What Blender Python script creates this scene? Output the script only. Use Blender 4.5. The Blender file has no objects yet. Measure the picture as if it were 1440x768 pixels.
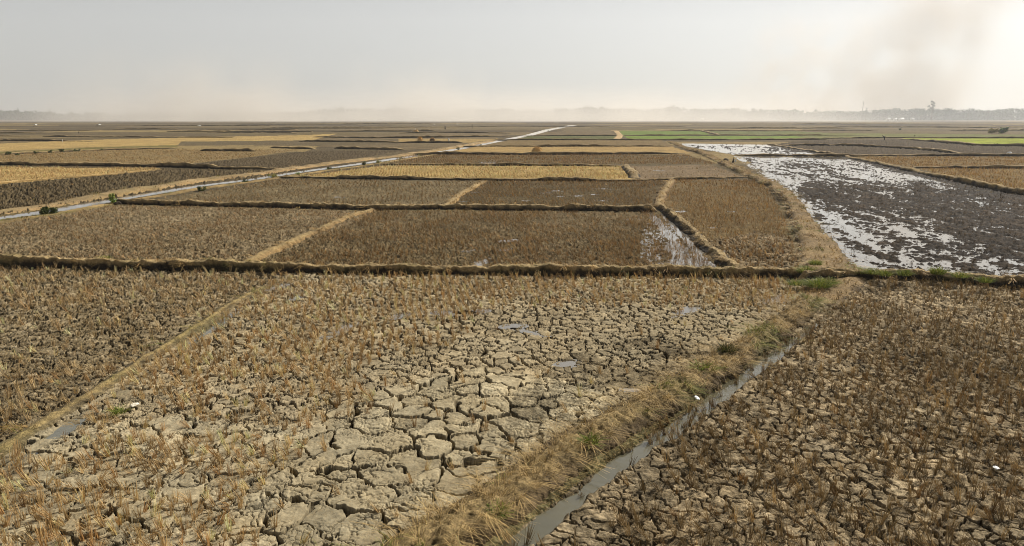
import bpy, math, random
import numpy as np
from mathutils import Vector, Matrix

R = math.radians
random.seed(7)
RNG = np.random.default_rng(11)
scene = bpy.context.scene
COL = scene.collection

# ------------------------------------------------------------------ camera model (for reading ground positions off the photo)
CAM_H, FPX, HOR = 8.0, 960.0, 163.0
PITCH = math.atan((384.0 - HOR) / FPX)
CP, SP = math.cos(PITCH), math.sin(PITCH)


def at(px, py):
    """ground point (x, y) seen at photo pixel px, py"""
    a = (px - 720.0) / FPX
    b = (384.0 - py) / FPX
    dy = CP + b * SP
    dz = -SP + b * CP
    t = CAM_H / -dz
    return (a * t, dy * t)


def ats(pts):
    return np.array([at(*p) for p in pts], float)


def px_h(px, py, n):
    """metres covered by n pixels for a thing standing at px, py"""
    x, y = at(px, py)
    return n * (y * CP + CAM_H * SP) / FPX


def lin(c):
    c = np.asarray(c, float) / 255.0
    return np.where(c <= 0.04045, c / 12.92, ((c + 0.055) / 1.055) ** 2.4)


# ------------------------------------------------------------------ noise
def _hash(xi, yi, seed):
    h = (xi.astype(np.int64) * 374761393 + yi.astype(np.int64) * 668265263 + seed * 974634777) & 0xFFFFFFFF
    h = ((h ^ (h >> 13)) * 1274126177) & 0xFFFFFFFF
    h = ((h ^ (h >> 16)) * 2246822519) & 0xFFFFFFFF
    h = h ^ (h >> 15)
    return (h & 0xFFFFFF).astype(np.float64) / 0xFFFFFF


def vnoise(x, y, seed=0):
    xf, yf = np.floor(x), np.floor(y)
    u, v = x - xf, y - yf
    u = u * u * u * (u * (u * 6 - 15) + 10)
    v = v * v * v * (v * (v * 6 - 15) + 10)
    a = _hash(xf, yf, seed)
    b = _hash(xf + 1, yf, seed)
    c = _hash(xf, yf + 1, seed)
    d = _hash(xf + 1, yf + 1, seed)
    return a + (b - a) * u + (c - a) * v + (a - b - c + d) * u * v


def fbm(x, y, f, octv=3, seed=0, gain=0.5):
    s, amp, tot = 0.0, 1.0, 0.0
    for i in range(octv):
        s = s + amp * vnoise(x * f + 17.3 * i, y * f - 9.1 * i, seed + i * 13)
        tot += amp
        amp *= gain
        f *= 2.07
    return s / tot


def voronoi(x, y, size, seed, jit=0.85):
    """border distance (m) and a hash of the nearest cell"""
    x, y = x / size, y / size
    xi, yi = np.floor(x), np.floor(y)
    f1 = np.full(x.shape, 9.0)
    f2 = np.full(x.shape, 9.0)
    p1x = np.zeros(x.shape); p1y = np.zeros(x.shape)
    p2x = np.zeros(x.shape); p2y = np.zeros(x.shape)
    for dx in (-1, 0, 1):
        for dy in (-1, 0, 1):
            cx, cy = xi + dx, yi + dy
            qx = cx + 0.5 + (_hash(cx, cy, seed) - 0.5) * jit
            qy = cy + 0.5 + (_hash(cx, cy, seed + 5) - 0.5) * jit
            d = (qx - x) ** 2 + (qy - y) ** 2
            new1 = d < f1
            new2 = (~new1) & (d < f2)
            f2 = np.where(new1, f1, np.where(new2, d, f2))
            p2x = np.where(new1, p1x, np.where(new2, qx, p2x))
            p2y = np.where(new1, p1y, np.where(new2, qy, p2y))
            f1 = np.where(new1, d, f1)
            p1x = np.where(new1, qx, p1x)
            p1y = np.where(new1, qy, p1y)
    sep = np.sqrt((p1x - p2x) ** 2 + (p1y - p2y) ** 2) + 1e-6
    bd = (f2 - f1) / (2 * sep) * size
    ident = _hash(np.floor(p1x * 977), np.floor(p1y * 977), seed + 9)
    return bd, ident, (x - p1x) * size, (y - p1y) * size


def sstep(a, b, x):
    t = np.clip((x - a) / (b - a), 0, 1)
    return t * t * (3 - 2 * t)


def inside(poly, x, y):
    res = np.zeros(x.shape, bool)
    n = len(poly)
    j = n - 1
    for i in range(n):
        xi, yi = poly[i]
        xj, yj = poly[j]
        if yi != yj:
            c = ((yi > y) != (yj > y)) & (x < (xj - xi) * (y - yi) / (yj - yi) + xi)
            res ^= c
        j = i
    return res


def pl_dist(pts, x, y, wid=None):
    """distance to a polyline; with wid also the interpolated width"""
    best = np.full(x.shape, 1e9)
    bw = np.zeros(x.shape)
    for i in range(len(pts) - 1):
        ax, ay = pts[i]
        bx, by = pts[i + 1]
        vx, vy = bx - ax, by - ay
        t = np.clip(((x - ax) * vx + (y - ay) * vy) / (vx * vx + vy * vy + 1e-9), 0, 1)
        d = np.hypot(x - ax - vx * t, y - ay - vy * t)
        m = d < best
        best = np.where(m, d, best)
        if wid is not None:
            bw = np.where(m, wid[i] + (wid[i + 1] - wid[i]) * t, bw)
    return (best, bw) if wid is not None else best


# ------------------------------------------------------------------ mesh helpers
def mesh_np(name, verts, faces, mat=None, col=None, smooth=False, parent=None, attrs=None):
    verts = np.asarray(verts, np.float32)
    faces = np.asarray(faces, np.int32)
    k = faces.shape[1]
    me = bpy.data.meshes.new(name)
    me.vertices.add(len(verts))
    me.vertices.foreach_set('co', verts.ravel())
    me.loops.add(len(faces) * k)
    me.loops.foreach_set('vertex_index', faces.ravel())
    me.polygons.add(len(faces))
    me.polygons.foreach_set('loop_start', np.arange(0, len(faces) * k, k, dtype=np.int32))
    me.polygons.foreach_set('loop_total', np.full(len(faces), k, np.int32))
    if smooth:
        me.polygons.foreach_set('use_smooth', np.ones(len(faces), bool))
    me.update(calc_edges=True)
    if col is not None:
        col = np.asarray(col, np.float32)
        if col.shape[1] == 3:
            col = np.concatenate([col, np.ones((len(col), 1), np.float32)], 1)
        a = me.color_attributes.new('Col', 'FLOAT_COLOR', 'POINT')
        a.data.foreach_set('color', col.ravel())
    for nm, v in (attrs or {}).items():
        a = me.attributes.new(nm, 'FLOAT', 'POINT')
        a.data.foreach_set('value', np.asarray(v, np.float32))
    if mat:
        me.materials.append(mat)
    o = bpy.data.objects.new(name, me)
    COL.objects.link(o)
    if parent:
        o.parent = parent
    return o


def tag(o, label=None, cat=None, group=None, kind=None):
    if label:
        o['label'] = label
    if cat:
        o['category'] = cat
    if group:
        o['group'] = group
    if kind:
        o['kind'] = kind
    return o


def empty(name, loc, label, cat, group=None, rz=0.0):
    o = bpy.data.objects.new(name, None)
    COL.objects.link(o)
    o.location = loc
    o.rotation_euler.z = rz
    o.empty_display_size = 0.2
    return tag(o, label, cat, group)


# ------------------------------------------------------------------ materials
def new_mat(name):
    m = bpy.data.materials.new(name)
    m.use_nodes = True
    nt = m.node_tree
    return m, nt, nt.nodes['Principled BSDF']


def N(nt, t, **kw):
    n = nt.nodes.new(t)
    for k, v in kw.items():
        setattr(n, k, v)
    return n


def mixc(nt, a, b, fac, mode='MIX'):
    n = N(nt, 'ShaderNodeMix', data_type='RGBA', blend_type=mode)
    for sock, v in ((n.inputs[0], fac), (n.inputs[6], a), (n.inputs[7], b)):
        if hasattr(v, 'is_output'):
            nt.links.new(v, sock)
        else:
            sock.default_value = v if isinstance(v, (int, float)) else (tuple(v) + (1,))[:4]
    return n.outputs[2]


def ramp(nt, fac, stops):
    n = N(nt, 'ShaderNodeValToRGB')
    el = n.color_ramp.elements
    while len(el) < len(stops):
        el.new(0.5)
    for e, (p, c) in zip(el, stops):
        e.position = p
        e.color = (c, c, c, 1) if isinstance(c, (int, float)) else tuple(c) + (1,)
    nt.links.new(fac, n.inputs[0])
    return n.outputs[0]


def noise_node(nt, vec, scale, detail=4, rough=0.55):
    n = N(nt, 'ShaderNodeTexNoise')
    n.inputs['Scale'].default_value = scale
    n.inputs['Detail'].default_value = detail
    n.inputs['Roughness'].default_value = rough
    nt.links.new(vec, n.inputs['Vector'])
    return n.outputs['Fac']


def mat_ground():
    m, nt, b = new_mat('soil')
    tc = N(nt, 'ShaderNodeNewGeometry').outputs['Position']
    at_ = N(nt, 'ShaderNodeVertexColor', layer_name='Col').outputs['Color']
    n0 = noise_node(nt, tc, 0.16, 8, 0.68)
    n1 = noise_node(nt, tc, 1.1, 6, 0.6)
    n2 = noise_node(nt, tc, 9.0, 6, 0.7)
    n3 = noise_node(nt, tc, 42.0, 3, 0.6)
    vary = N(nt, 'ShaderNodeAttribute', attribute_name='vary').outputs['Fac']
    n4 = noise_node(nt, tc, 3.2, 6, 0.65)
    c = mixc(nt, at_, ramp(nt, n0, [(0.32, 0.6), (0.66, 1.35)]), vary, 'MULTIPLY')
    c = mixc(nt, c, ramp(nt, n1, [(0.32, 0.6), (0.68, 1.35)]), vary, 'MULTIPLY')
    c = mixc(nt, c, ramp(nt, n4, [(0.38, 0.42), (0.62, 1.4)]), vary, 'MULTIPLY')      # damp dark soil against dry pale crusts
    c = mixc(nt, c, ramp(nt, n2, [(0.34, 0.5), (0.64, 1.4)]), vary, 'MULTIPLY')
    lit = N(nt, 'ShaderNodeAttribute', attribute_name='litter').outputs['Fac']
    mth = N(nt, 'ShaderNodeMath', operation='MULTIPLY')
    nt.links.new(ramp(nt, n3, [(0.5, 0.0), (0.6, 1.0)]), mth.inputs[0])
    nt.links.new(lit, mth.inputs[1])
    c = mixc(nt, c, tuple(lin((182, 150, 96))), mth.outputs[0])
    mt2 = N(nt, 'ShaderNodeMath', operation='MULTIPLY')
    nt.links.new(ramp(nt, noise_node(nt, tc, 8.5, 3, 0.65), [(0.58, 0.0), (0.64, 1.0)]), mt2.inputs[0])
    nt.links.new(lit, mt2.inputs[1])
    c = mixc(nt, c, tuple(lin((172, 152, 116))), mt2.outputs[0])
    nt.links.new(c, b.inputs['Base Color'])
    wet = N(nt, 'ShaderNodeAttribute', attribute_name='wet').outputs['Fac']
    nt.links.new(ramp(nt, wet, [(0.0, 1.0), (1.0, 0.85)]), b.inputs['Roughness'])
    b.inputs['Specular IOR Level'].default_value = 0.06
    bp = N(nt, 'ShaderNodeBump')
    nt.links.new(vary, bp.inputs['Strength'])
    bp.inputs['Distance'].default_value = 0.05
    nt.links.new(noise_node(nt, tc, 16.0, 6, 0.7), bp.inputs['Height'])
    nt.links.new(bp.outputs[0], b.inputs['Normal'])
    return m


def mat_bund():
    m, nt, b = new_mat('bank_earth')
    g = N(nt, 'ShaderNodeNewGeometry')
    tc = g.outputs['Position']
    at_ = N(nt, 'ShaderNodeVertexColor', layer_name='Col').outputs['Color']
    n2 = noise_node(nt, tc, 7.0, 6, 0.7)
    n3 = noise_node(nt, tc, 30.0, 3, 0.6)
    c = mixc(nt, at_, ramp(nt, n2, [(0.3, 0.55), (0.7, 1.35)]), 1.0, 'MULTIPLY')
    c = mixc(nt, c, ramp(nt, n3, [(0.35, 0.6), (0.65, 1.3)]), 1.0, 'MULTIPLY')
    nt.links.new(c, b.inputs['Base Color'])
    b.inputs['Roughness'].default_value = 0.95
    b.inputs['Specular IOR Level'].default_value = 0.2
    bp = N(nt, 'ShaderNodeBump')
    bp.inputs['Strength'].default_value = 1.0
    bp.inputs['Distance'].default_value = 0.05
    nt.links.new(noise_node(nt, tc, 12.0, 6, 0.7), bp.inputs['Height'])
    nt.links.new(bp.outputs[0], b.inputs['Normal'])
    return m


def mat_blade(name='straw', trans=0.25):
    m, nt, b = new_mat(name)
    c = N(nt, 'ShaderNodeVertexColor', layer_name='Col').outputs['Color']
    nt.links.new(c, b.inputs['Base Color'])
    b.inputs['Roughness'].default_value = 0.7
    b.inputs['Specular IOR Level'].default_value = 0.25
    tr = N(nt, 'ShaderNodeBsdfTranslucent')
    nt.links.new(c, tr.inputs['Color'])
    mx = N(nt, 'ShaderNodeMixShader')
    mx.inputs[0].default_value = trans
    nt.links.new(b.outputs[0], mx.inputs[1])
    nt.links.new(tr.outputs[0], mx.inputs[2])
    nt.links.new(mx.outputs[0], nt.nodes['Material Output'].inputs['Surface'])
    return m


def mat_water(name, col, ior=1.33, ripple=0.02):
    m, nt, b = new_mat(name)
    tc = N(nt, 'ShaderNodeNewGeometry').outputs['Position']
    n1 = noise_node(nt, tc, 0.9, 3)
    c = mixc(nt, tuple(np.array(col) * 0.75), tuple(np.array(col) * 1.25), n1)
    nt.links.new(c, b.inputs['Base Color'])
    b.inputs['Roughness'].default_value = 0.03
    b.inputs['IOR'].default_value = ior
    bp = N(nt, 'ShaderNodeBump')
    bp.inputs['Strength'].default_value = 0.25
    bp.inputs['Distance'].default_value = ripple
    nt.links.new(noise_node(nt, tc, 5.0, 3), bp.inputs['Height'])
    nt.links.new(bp.outputs[0], b.inputs['Normal'])
    return m


def mat_plain(name, rgb, rough=0.8, var=0.25, scale=6.0):
    m, nt, b = new_mat(name)
    tc = N(nt, 'ShaderNodeTexCoord').outputs['Object']
    n1 = noise_node(nt, tc, scale, 5, 0.6)
    c = lin(rgb)
    nt.links.new(mixc(nt, tuple(c * (1 - var)), tuple(np.minimum(c * (1 + var), 0.9)), n1), b.inputs['Base Color'])
    b.inputs['Roughness'].default_value = rough
    b.inputs['Specular IOR Level'].default_value = 0.3
    return m


M_SOIL = mat_ground()
M_BUND = mat_bund()
M_STRAW = mat_blade('straw', 0.2)
M_LEAF = mat_blade('leaf', 0.3)
M_WATER = mat_water('muddy_water', (0.12, 0.108, 0.066), 2.2)
M_FLOOD = mat_water('flood_water', (0.20, 0.18, 0.15), 1.6, 0.01)

# ------------------------------------------------------------------ fields: polygons read off the photo
# poly, soil colour, stubble density, stubble colour, stubble height, crack, cell size, clod height, litter, wet
def F(poly, col, st=0.0, scol=(170, 138, 87), sh=0.26, crack=0.0, cell=0.5, clod=0.03, litter=0.3, wet=0.0, name=None):
    return dict(poly=ats(poly), col=lin(col), st=st, scol=lin(scol) * 0.88, sh=sh, crack=crack, cell=cell, clod=clod, litter=litter, wet=wet, name=name)


FIELDS = [
    # far bands, left
    F([(-500, 201), (0, 202), (150, 196), (330, 192), (430, 190), (475, 188), (440, 197), (300, 199), (250, 204), (120, 207), (0, 212), (-500, 216)], (184, 155, 98), litter=0.7),
    F([(0, 214), (120, 208), (250, 204), (250, 207), (60, 213.5), (0, 218)], (112, 106, 58)),
    F([(-500, 224), (0, 218), (60, 215), (200, 210), (420, 211), (360, 220), (230, 234), (0, 233), (-500, 232)], (124, 106, 74), st=0.5, litter=0.6),
    F([(230, 235), (360, 220.5), (430, 213), (568, 211), (500, 224), (420, 235), (350, 239)], (70, 62, 50), clod=0.10),
    F([(-500, 236), (0, 235), (225, 237), (150, 246), (0, 259), (-500, 264)], (184, 152, 96), st=1.0, scol=(214, 180, 122), sh=0.35, litter=0.8),
    F([(-500, 310), (-500, 265), (0, 259.5), (150, 247), (228, 238.5), (400, 239), (470, 236), (350, 251), (270, 260), (150, 280), (0, 303)], (78, 69, 54), clod=0.16, st=0.06),
    F([(430, 205), (470, 190), (720, 187), (650, 208), (570, 210.5)], (112, 98, 76)),
    F([(560, 195.5), (705, 195), (665, 200.5), (560, 200.5)], (172, 144, 92)),
    F([(255, 199), (440, 197.5), (560, 196), (560, 203), (430, 205), (250, 204)], (96, 86, 68)),
    # rows running back from the puddled fields, centre
    F([(640, 205.5), (690, 197), (928, 197), (948, 205.5)], (112, 94, 64), st=0.3, litter=0.5),
    F([(580, 216), (640, 206), (945, 206), (975, 216)], (170, 140, 88), st=0.5, scol=(190, 158, 104), litter=0.7),
    F([(535, 231), (580, 217.5), (965, 217.5), (1010, 231)], (86, 72, 48), st=0.9, scol=(160, 124, 75), sh=0.3, litter=0.4),
    F([(400, 251), (540, 233), (882, 233.5), (892, 252)], (180, 152, 96), st=1.0, scol=(218, 186, 126), sh=0.34, litter=0.9),
    F([(888, 234), (1000, 232), (1045, 249), (897, 252)], (124, 106, 86), st=0.1, clod=0.05, litter=0.4),
    F([(190, 286), (390, 253), (682, 255), (624, 293), (300, 291)], (110, 98, 76), st=0.6, scol=(150, 121, 77), clod=0.05, litter=0.35, name='m'),
    F([(682, 255), (944, 254), (924, 297), (624, 293)], (78, 67, 48), st=0.8, scol=(156, 122, 72), sh=0.3, clod=0.05, litter=0.3, name='m'),
    F([(-500, 344), (0, 312), (170, 289), (532, 297), (342, 377), (0, 373), (-500, 366)], (122, 108, 86), st=0.42, scol=(160, 129, 86), sh=0.22, crack=0.35, cell=0.42, clod=0.065, litter=0.4, name='m'),
    F([(532, 297), (922, 298), (1032, 383), (342, 377)], (100, 87, 66), st=0.7, scol=(156, 124, 78), sh=0.25, crack=0.3, cell=0.42, clod=0.06, litter=0.35, name='m'),
    F([(930, 290), (950, 252), (1075, 255), (1100, 300), (1120, 355), (1127, 387), (1040, 384), (945, 305)], (94, 78, 52), st=0.95, scol=(166, 128, 74), sh=0.3, clod=0.04, litter=0.5, name='m'),
    F([(992, 338), (1060, 326), (1108, 330), (1125, 387), (1040, 384)], (140, 122, 96), st=0.15, crack=0.9, cell=0.45, clod=0.03, litter=0.2),
    # greens and darks, right
    F([(705, 196.5), (742, 191.5), (870, 191), (880, 196.6)], (86, 96, 56)),
    F([(760, 190.6), (800, 182), (866, 183.5), (872, 190.4)], (112, 98, 76)),
    F([(872, 190), (872, 184), (985, 184), (1003, 190)], (104, 130, 56)),
    F([(875, 191), (1130, 191), (1165, 196.3), (890, 197)], (112, 140, 52)),
    F([(990, 184), (1110, 184), (1215, 190), (1012, 190)], (104, 114, 68)),
    F([(1085, 186.5), (1500, 190), (1500, 193.5), (1262, 193.7), (1142, 195)], (112, 118, 66)),
    F([(1262, 194.4), (1440, 195), (1900, 196), (1900, 207), (1440, 205.6), (1372, 204)], (156, 168, 42)),
    F([(1085, 203), (1140, 197), (1260, 196), (1372, 204.5), (1440, 206.2), (1900, 208), (1900, 220), (1170, 218.5)], (66, 58, 50), clod=0.16),
    F([(1203, 221), (1440, 221), (1900, 221), (1900, 236), (1282, 236)], (108, 88, 54), st=0.9, scol=(176, 139, 84), sh=0.3, litter=0.6),
    F([(1292, 237.5), (1900, 238), (1900, 340), (1440, 276), (1380, 262)], (108, 88, 54), st=1.0, scol=(182, 145, 89), sh=0.33, litter=0.6),
    # puddled fields
    F([(1042, 220), (1185, 221), (1240, 232), (1305, 247), (1380, 263), (1440, 276), (1900, 372), (1900, 425), (1440, 402), (1320, 391), (1240, 387), (1200, 370), (1165, 333), (1134, 294), (1101, 261)], (66, 53, 38), st=0.3, scol=(92, 76, 50), sh=0.2, wet=1.0, litter=0.0, name='wet'),
    F([(945, 202), (1078, 204), (1165, 217), (1040, 219)], (66, 56, 44), wet=1.0, litter=0.0, name='wet'),
    # foreground
    F([(-600, 376), (0, 376), (340, 382), (385, 384), (382, 398), (330, 430), (270, 470), (210, 505), (140, 550), (60, 600), (-120, 720), (-900, 900)], (142, 128, 104), st=0.5, scol=(198, 168, 118), sh=0.28, crack=0.8, cell=0.4, clod=0.045, litter=0.45, name='near'),
    F([(385, 384), (700, 387), (1122, 390), (1160, 420), (1125, 465), (1050, 510), (910, 595), (770, 700), (660, 785), (560, 850), (430, 1000), (-700, 1000), (-120, 720), (60, 600), (210, 505), (330, 430)], (183, 168, 138), st=1.15, scol=(202, 168, 114), sh=0.29, crack=1.0, cell=0.74, clod=0.010, litter=0.2, name='main'),
    F([(1150, 415), (1240, 391), (1440, 404), (1900, 434), (2600, 1000), (440, 1000), (700, 768), (850, 650), (975, 570), (1122, 465)], (164, 146, 118), st=1.25, scol=(146, 121, 80), sh=0.28, crack=0.6, cell=0.36, clod=0.03, litter=0.2, name='near'),
]
FIELDS.insert(-1, F([(1150, 420), (1180, 425), (1135, 475), (1000, 580), (880, 660), (780, 745), (640, 870), (500, 1000), (400, 1000), (540, 840), (640, 775), (745, 692), (885, 588), (1030, 508), (1120, 460)], (110, 104, 72), clod=0.07, litter=0.4))
FIELDS.insert(-2, F([(385, 384), (700, 387), (1122, 390), (1160, 420), (1125, 465), (1050, 510), (930, 585), (820, 540), (680, 515), (540, 545), (400, 600), (250, 585), (60, 600), (210, 505), (330, 430)], (172, 156, 127), crack=1.0, cell=0.44, clod=0.014, litter=0.25, name='mainfar'))
BARE = ats([(330, 830), (372, 700), (440, 610), (540, 520), (640, 470), (730, 425), (1000, 425), (1095, 440), (1040, 490), (960, 540), (880, 590), (700, 700), (560, 830)])
GRIT = ats([(720, 560), (800, 500), (930, 470), (1010, 500), (880, 580), (790, 640), (700, 650)])

MAINS = [i + 1 for i, f in enumerate(FIELDS) if f['name'] in ('main', 'mainfar')]
STREAM = ats([(1150, 452), (1143, 458), (1135, 465), (1100, 490), (1048, 528), (992, 568), (938, 607), (866, 652), (808, 700), (757, 735), (706, 775), (626, 850), (486, 1000)])
STREAM_W = np.array([0.1, 0.3, 0.38, 0.42, 0.44, 0.42, 0.4, 0.38, 0.4, 0.42, 0.46, 0.5, 0.5])
RILL = ats([(392, 394), (380, 402), (335, 433), (272, 478), (205, 522), (130, 575), (50, 630), (-80, 720)])
CANAL = ats([(-120, 326), (-60, 316), (5, 306), (82, 295), (150, 282.5), (275, 262), (360, 251.2), (422, 241.5), (490, 232.5), (535, 226.2), (612, 214.5), (645, 209.3), (695, 199.5), (742, 190.6), (772, 182.5), (806, 176.2)])
CANAL_W = np.linspace(1.6, 3.6, len(CANAL))
for _i in range(len(CANAL)):
    CANAL_W[_i] = 1.5 + max(0.0, CANAL[_i][1] - 90) * 0.008

# puddles: centre px, length m, width m, direction deg
PUD = [
    (379, 406, 1.5, 0.28, 62), (418, 418, 0.6, 0.22, 70), (479, 463, 1.3, 0.32, 70), (628, 439, 1.2, 0.5, 0), (664, 437, 0.8, 0.4, 10), (563, 443, .6, .3, 60),
    (965, 436, 1.3, 0.35, 50), (722, 458, 0.6, 0.35, 10), (746, 466, 0.9, 0.25, -35), (797, 511, 0.6, 0.35, 40), (889, 547, 0.4, 0.25, 0), (1092, 420, 1.1, 0.55, 30),
    (685, 229, 4.0, 1.6, 0), (693, 226, 2.5, 1.0, 0), (727, 291, 1.4, 0.8, 0), (766, 271, 1.3, 0.7, 10), (781, 268, 0.8, 0.9, 60), (785, 276, .8, .5, 0), (743, 282, .8, .5, 0),
    (812, 275, 0.7, 0.8, 70), (847, 265, 1.2, 0.9, 0), (837, 273, .9, .6, 0), (849, 282, .5, .9, 80), (955, 297, 1.0, 0.7, -30), (894, 308, 1.0, 0.4, 0), (886, 306, .6, .3, 0),
    (676, 370, 1.6, 0.5, 75), (662, 352, .6, .4, 40), (715, 338, 0.8, 0.45, 40), (714, 350, .6, .35, 40), (1030, 297, .8, .5, 0), (1055, 293, .7, .45, 0), (925, 240, 1.6, .8, 0),
    (474, 277, .8, .5, 0), (645, 283, .8, .4, 0), (668, 270, .7, .4, 0), (800, 226, 2, 1, 0), (790, 225, 1.2, .8, 0), (1005, 320, .7, .4, 0), (1010, 353, 0.6, 0.35, 0),
]
TRK = []  # water standing in furrows beside the dark bank
for a_, b_, w_ in (((917, 303), (931, 318), .5), ((930, 318), (949, 339), .55), ((946, 337), (966, 360), .5), ((965, 360), (985, 383), .5), ((934, 302), (950, 318), .4), ((949, 318), (968, 337), .45),
                   ((968, 340), (984, 359), .4), ((984, 362), (1004, 384), .55), ((905, 350), (921, 350.5), .5), ((922, 349), (938, 351), .45), ((950, 362), (957, 379), .5), ((958, 356), (972, 372), .55), ((992, 377), (1008, 384), .7), ((941, 342), (948, 357), .4)):
    g0, g1 = at(*a_), at(*b_)
    TRK.append(((g0[0] + g1[0]) / 2, (g0[1] + g1[1]) / 2, math.dist(g0, g1) * 1.25, w_ * 1.35, math.atan2(g1[1] - g0[1], g1[0] - g0[0])))
PUD_G = [(*at(p[0], p[1]), p[2], p[3], R(p[4])) for p in PUD] + TRK
PUD_Z = -0.035


FU = ats([(1090, 222), (1440, 290)])
FU = (FU[1] - FU[0]) / np.linalg.norm(FU[1] - FU[0])


def ground_fn(x, y, rs):
    """height, colour, litter, wet of the open ground at x, y; rs = spacing of the sheet there"""
    n = x.shape
    D = np.hypot(x, y)
    # default: patchwork of distant fields
    row = np.floor(y / 34 + 0.6 * vnoise(x / 300, y / 60, 3))
    colm = np.floor((x + 0.16 * y) / 95 + _hash(row, row * 0, 8) * 3.7)
    hsh = _hash(row, colm, 21)
    pal = lin(np.array([(112, 98, 74), (74, 66, 54), (150, 130, 90), (94, 84, 66), (62, 56, 46), (126, 110, 80), (84, 76, 62), (104, 92, 66)]))
    col = pal[(hsh * 7.999).astype(int)]
    litter = np.full(n, 0.3)
    wet = np.zeros(n)
    crack = np.zeros(n)
    cell = np.full(n, 0.5)
    clod = np.full(n, 0.03)
    kind = np.zeros(n, int)
    wob = np.minimum(0.012 * D, 0.8)
    xw = x + (fbm(x, y, 0.9, 2, 31) - .5) * wob
    yw = y + (fbm(x, y, 0.9, 2, 37) - .5) * wob
    for i, f in enumerate(FIELDS):
        p = f['poly']
        bb = (xw >= p[:, 0].min()) & (xw <= p[:, 0].max()) & (yw >= p[:, 1].min()) & (yw <= p[:, 1].max())
        ix = np.nonzero(bb)[0]
        if not len(ix):
            continue
        ix = ix[inside(p, xw[ix], yw[ix])]
        col[ix] = f['col']; litter[ix] = f['litter']; wet[ix] = f['wet']; crack[ix] = f['crack']
        cell[ix] = f['cell']; clod[ix] = f['clod']; kind[ix] = i + 1
    h = (fbm(x, y, 0.22, 3, 1) - 0.5) * 0.06
    # clods, stronger in worked soil
    cl = fbm(x, y, 2.6, 4, 5, 0.6) - 0.5
    rg = 1 - np.abs(2 * fbm(x, y, 4.2, 2, 9) - 1)
    fine = fbm(x, y, 7.5, 3, 15, 0.6) - 0.5
    clod = clod * (1 + 0.9 * sstep(28, 48, D))
    h = h + clod * (2.1 * cl + 1.0 * (rg - 0.75) + 0.9 * fine)
    patch = fbm(x, y, 0.35, 3, 61)
    mud = fbm(x, y, 1.3, 3, 63)
    # dark crumbly patches and pale crusts (soil colour, not shade)
    v = 0.80 + 0.42 * patch
    col = col * v[:, None]
    tint = (mud - 0.5)[:, None] * np.array([0.10, 0.02, -0.10])
    col = col * (1 + tint)
    # cracks
    ix = np.nonzero((crack > 0.05) & (D < 60))[0]
    if len(ix):
        X, Y = x[ix], y[ix]
        cz = crack[ix]
        big = cell[ix]
        wx = X + (fbm(X, Y, 2.4, 3, 71) - .5) * 0.55
        wy = Y + (fbm(X, Y, 2.4, 3, 73) - .5) * 0.55
        dep = np.zeros(len(ix)); plate = np.zeros(len(ix)); idn = np.zeros(len(ix))
        minw = 0.45 * rs[ix]
        for cs in np.unique(big):
            m = np.nonzero(big == cs)[0]
            bd, idt, ox, oy = voronoi(wx[m], wy[m], cs * 1.15, 101)
            wv = fbm(X[m], Y[m], 0.5, 2, 77)
            w = (0.006 + 0.046 * np.clip(wv - 0.3, 0, 1) * 1.6) * (0.6 + 0.4 * cz[m]) * (cs / 0.6) ** 0.7 + 0.012
            w = np.maximum(w, minw[m])
            jag = (fbm(X[m], Y[m], 9, 2, 79) - .5) * 0.03
            g = 1 - sstep(w * 0.55, w * 1.05, bd + jag)
            dp = 0.30 * g
            tx = (_hash(np.floor(idt * 1e5), np.floor(idt * 3e4), 1) - .5) * 0.09
            ty = (_hash(np.floor(idt * 1e5), np.floor(idt * 3e4), 2) - .5) * 0.12
            pl = (idt - .5) * 0.05 + tx * ox + ty * oy - 0.008 * sstep(0.06, 0.0, bd)
            # finer second set inside the plates
            bd2, id2, _, _ = voronoi(wx[m] + 9.1, wy[m] - 3.3, cs * 0.46, 131)
            w2 = np.maximum(0.004 + 0.022 * vnoise(X[m] * 1.7, Y[m] * 1.7, 83), minw[m] * 0.7)
            on2 = sstep(0.46, 0.64, fbm(X[m], Y[m], 0.9, 2, 85))
            g2 = (1 - sstep(w2 * 0.3, w2 * 1.2, bd2 + jag * 0.4)) * on2
            dp = np.maximum(dp, 0.05 * g2)
            pl = pl + (id2 - .5) * 0.016 * on2
            pit = fbm(X[m], Y[m], 11.0, 3, 141, 0.6)
            pl = pl - 0.02 * sstep(0.58, 0.72, pit) * sstep(0.4, 0.55, fbm(X[m], Y[m], 1.4, 2, 143)) + 0.007 * (fbm(X[m], Y[m], 7.0, 2, 147) - .5) * 2
            bd3, id3, _, _ = voronoi(wx[m] - 4.1, wy[m] + 7.7, cs * 0.24, 151)
            on3 = sstep(0.5, 0.62, fbm(X[m], Y[m], 1.1, 2, 153))
            dp = np.maximum(dp, 0.035 * (1 - sstep(0.003, np.maximum(0.016, minw[m] * .7), bd3)) * on3)
            pl = pl + (id3 - .5) * 0.012 * on3
            dep[m] = dp; plate[m] = pl; idn[m] = idt
        fade = sstep(60, 42, D[ix])
        grit = inside(GRIT, X, Y) * sstep(0.45, 0.6, fbm(X, Y, 0.5, 3, 87))
        amt = np.clip(cz, 0, 1) * fade * (1 - 0.35 * grit)
        h[ix] += amt * (plate - dep) + grit * 0.06 * (fbm(X, Y, 5.5, 3, 89) - .5)
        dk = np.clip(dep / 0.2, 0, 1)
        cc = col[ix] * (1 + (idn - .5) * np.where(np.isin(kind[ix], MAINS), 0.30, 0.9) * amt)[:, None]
        cc = cc * (1 - 0.7 * np.clip(dk * 1.6, 0, 1) * amt)[:, None]          # cracks darken with depth: damp soil plus recess shade painted into the colour
        cc = cc * (1 - 0.40 * grit)[:, None]
        col[ix] = cc
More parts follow.
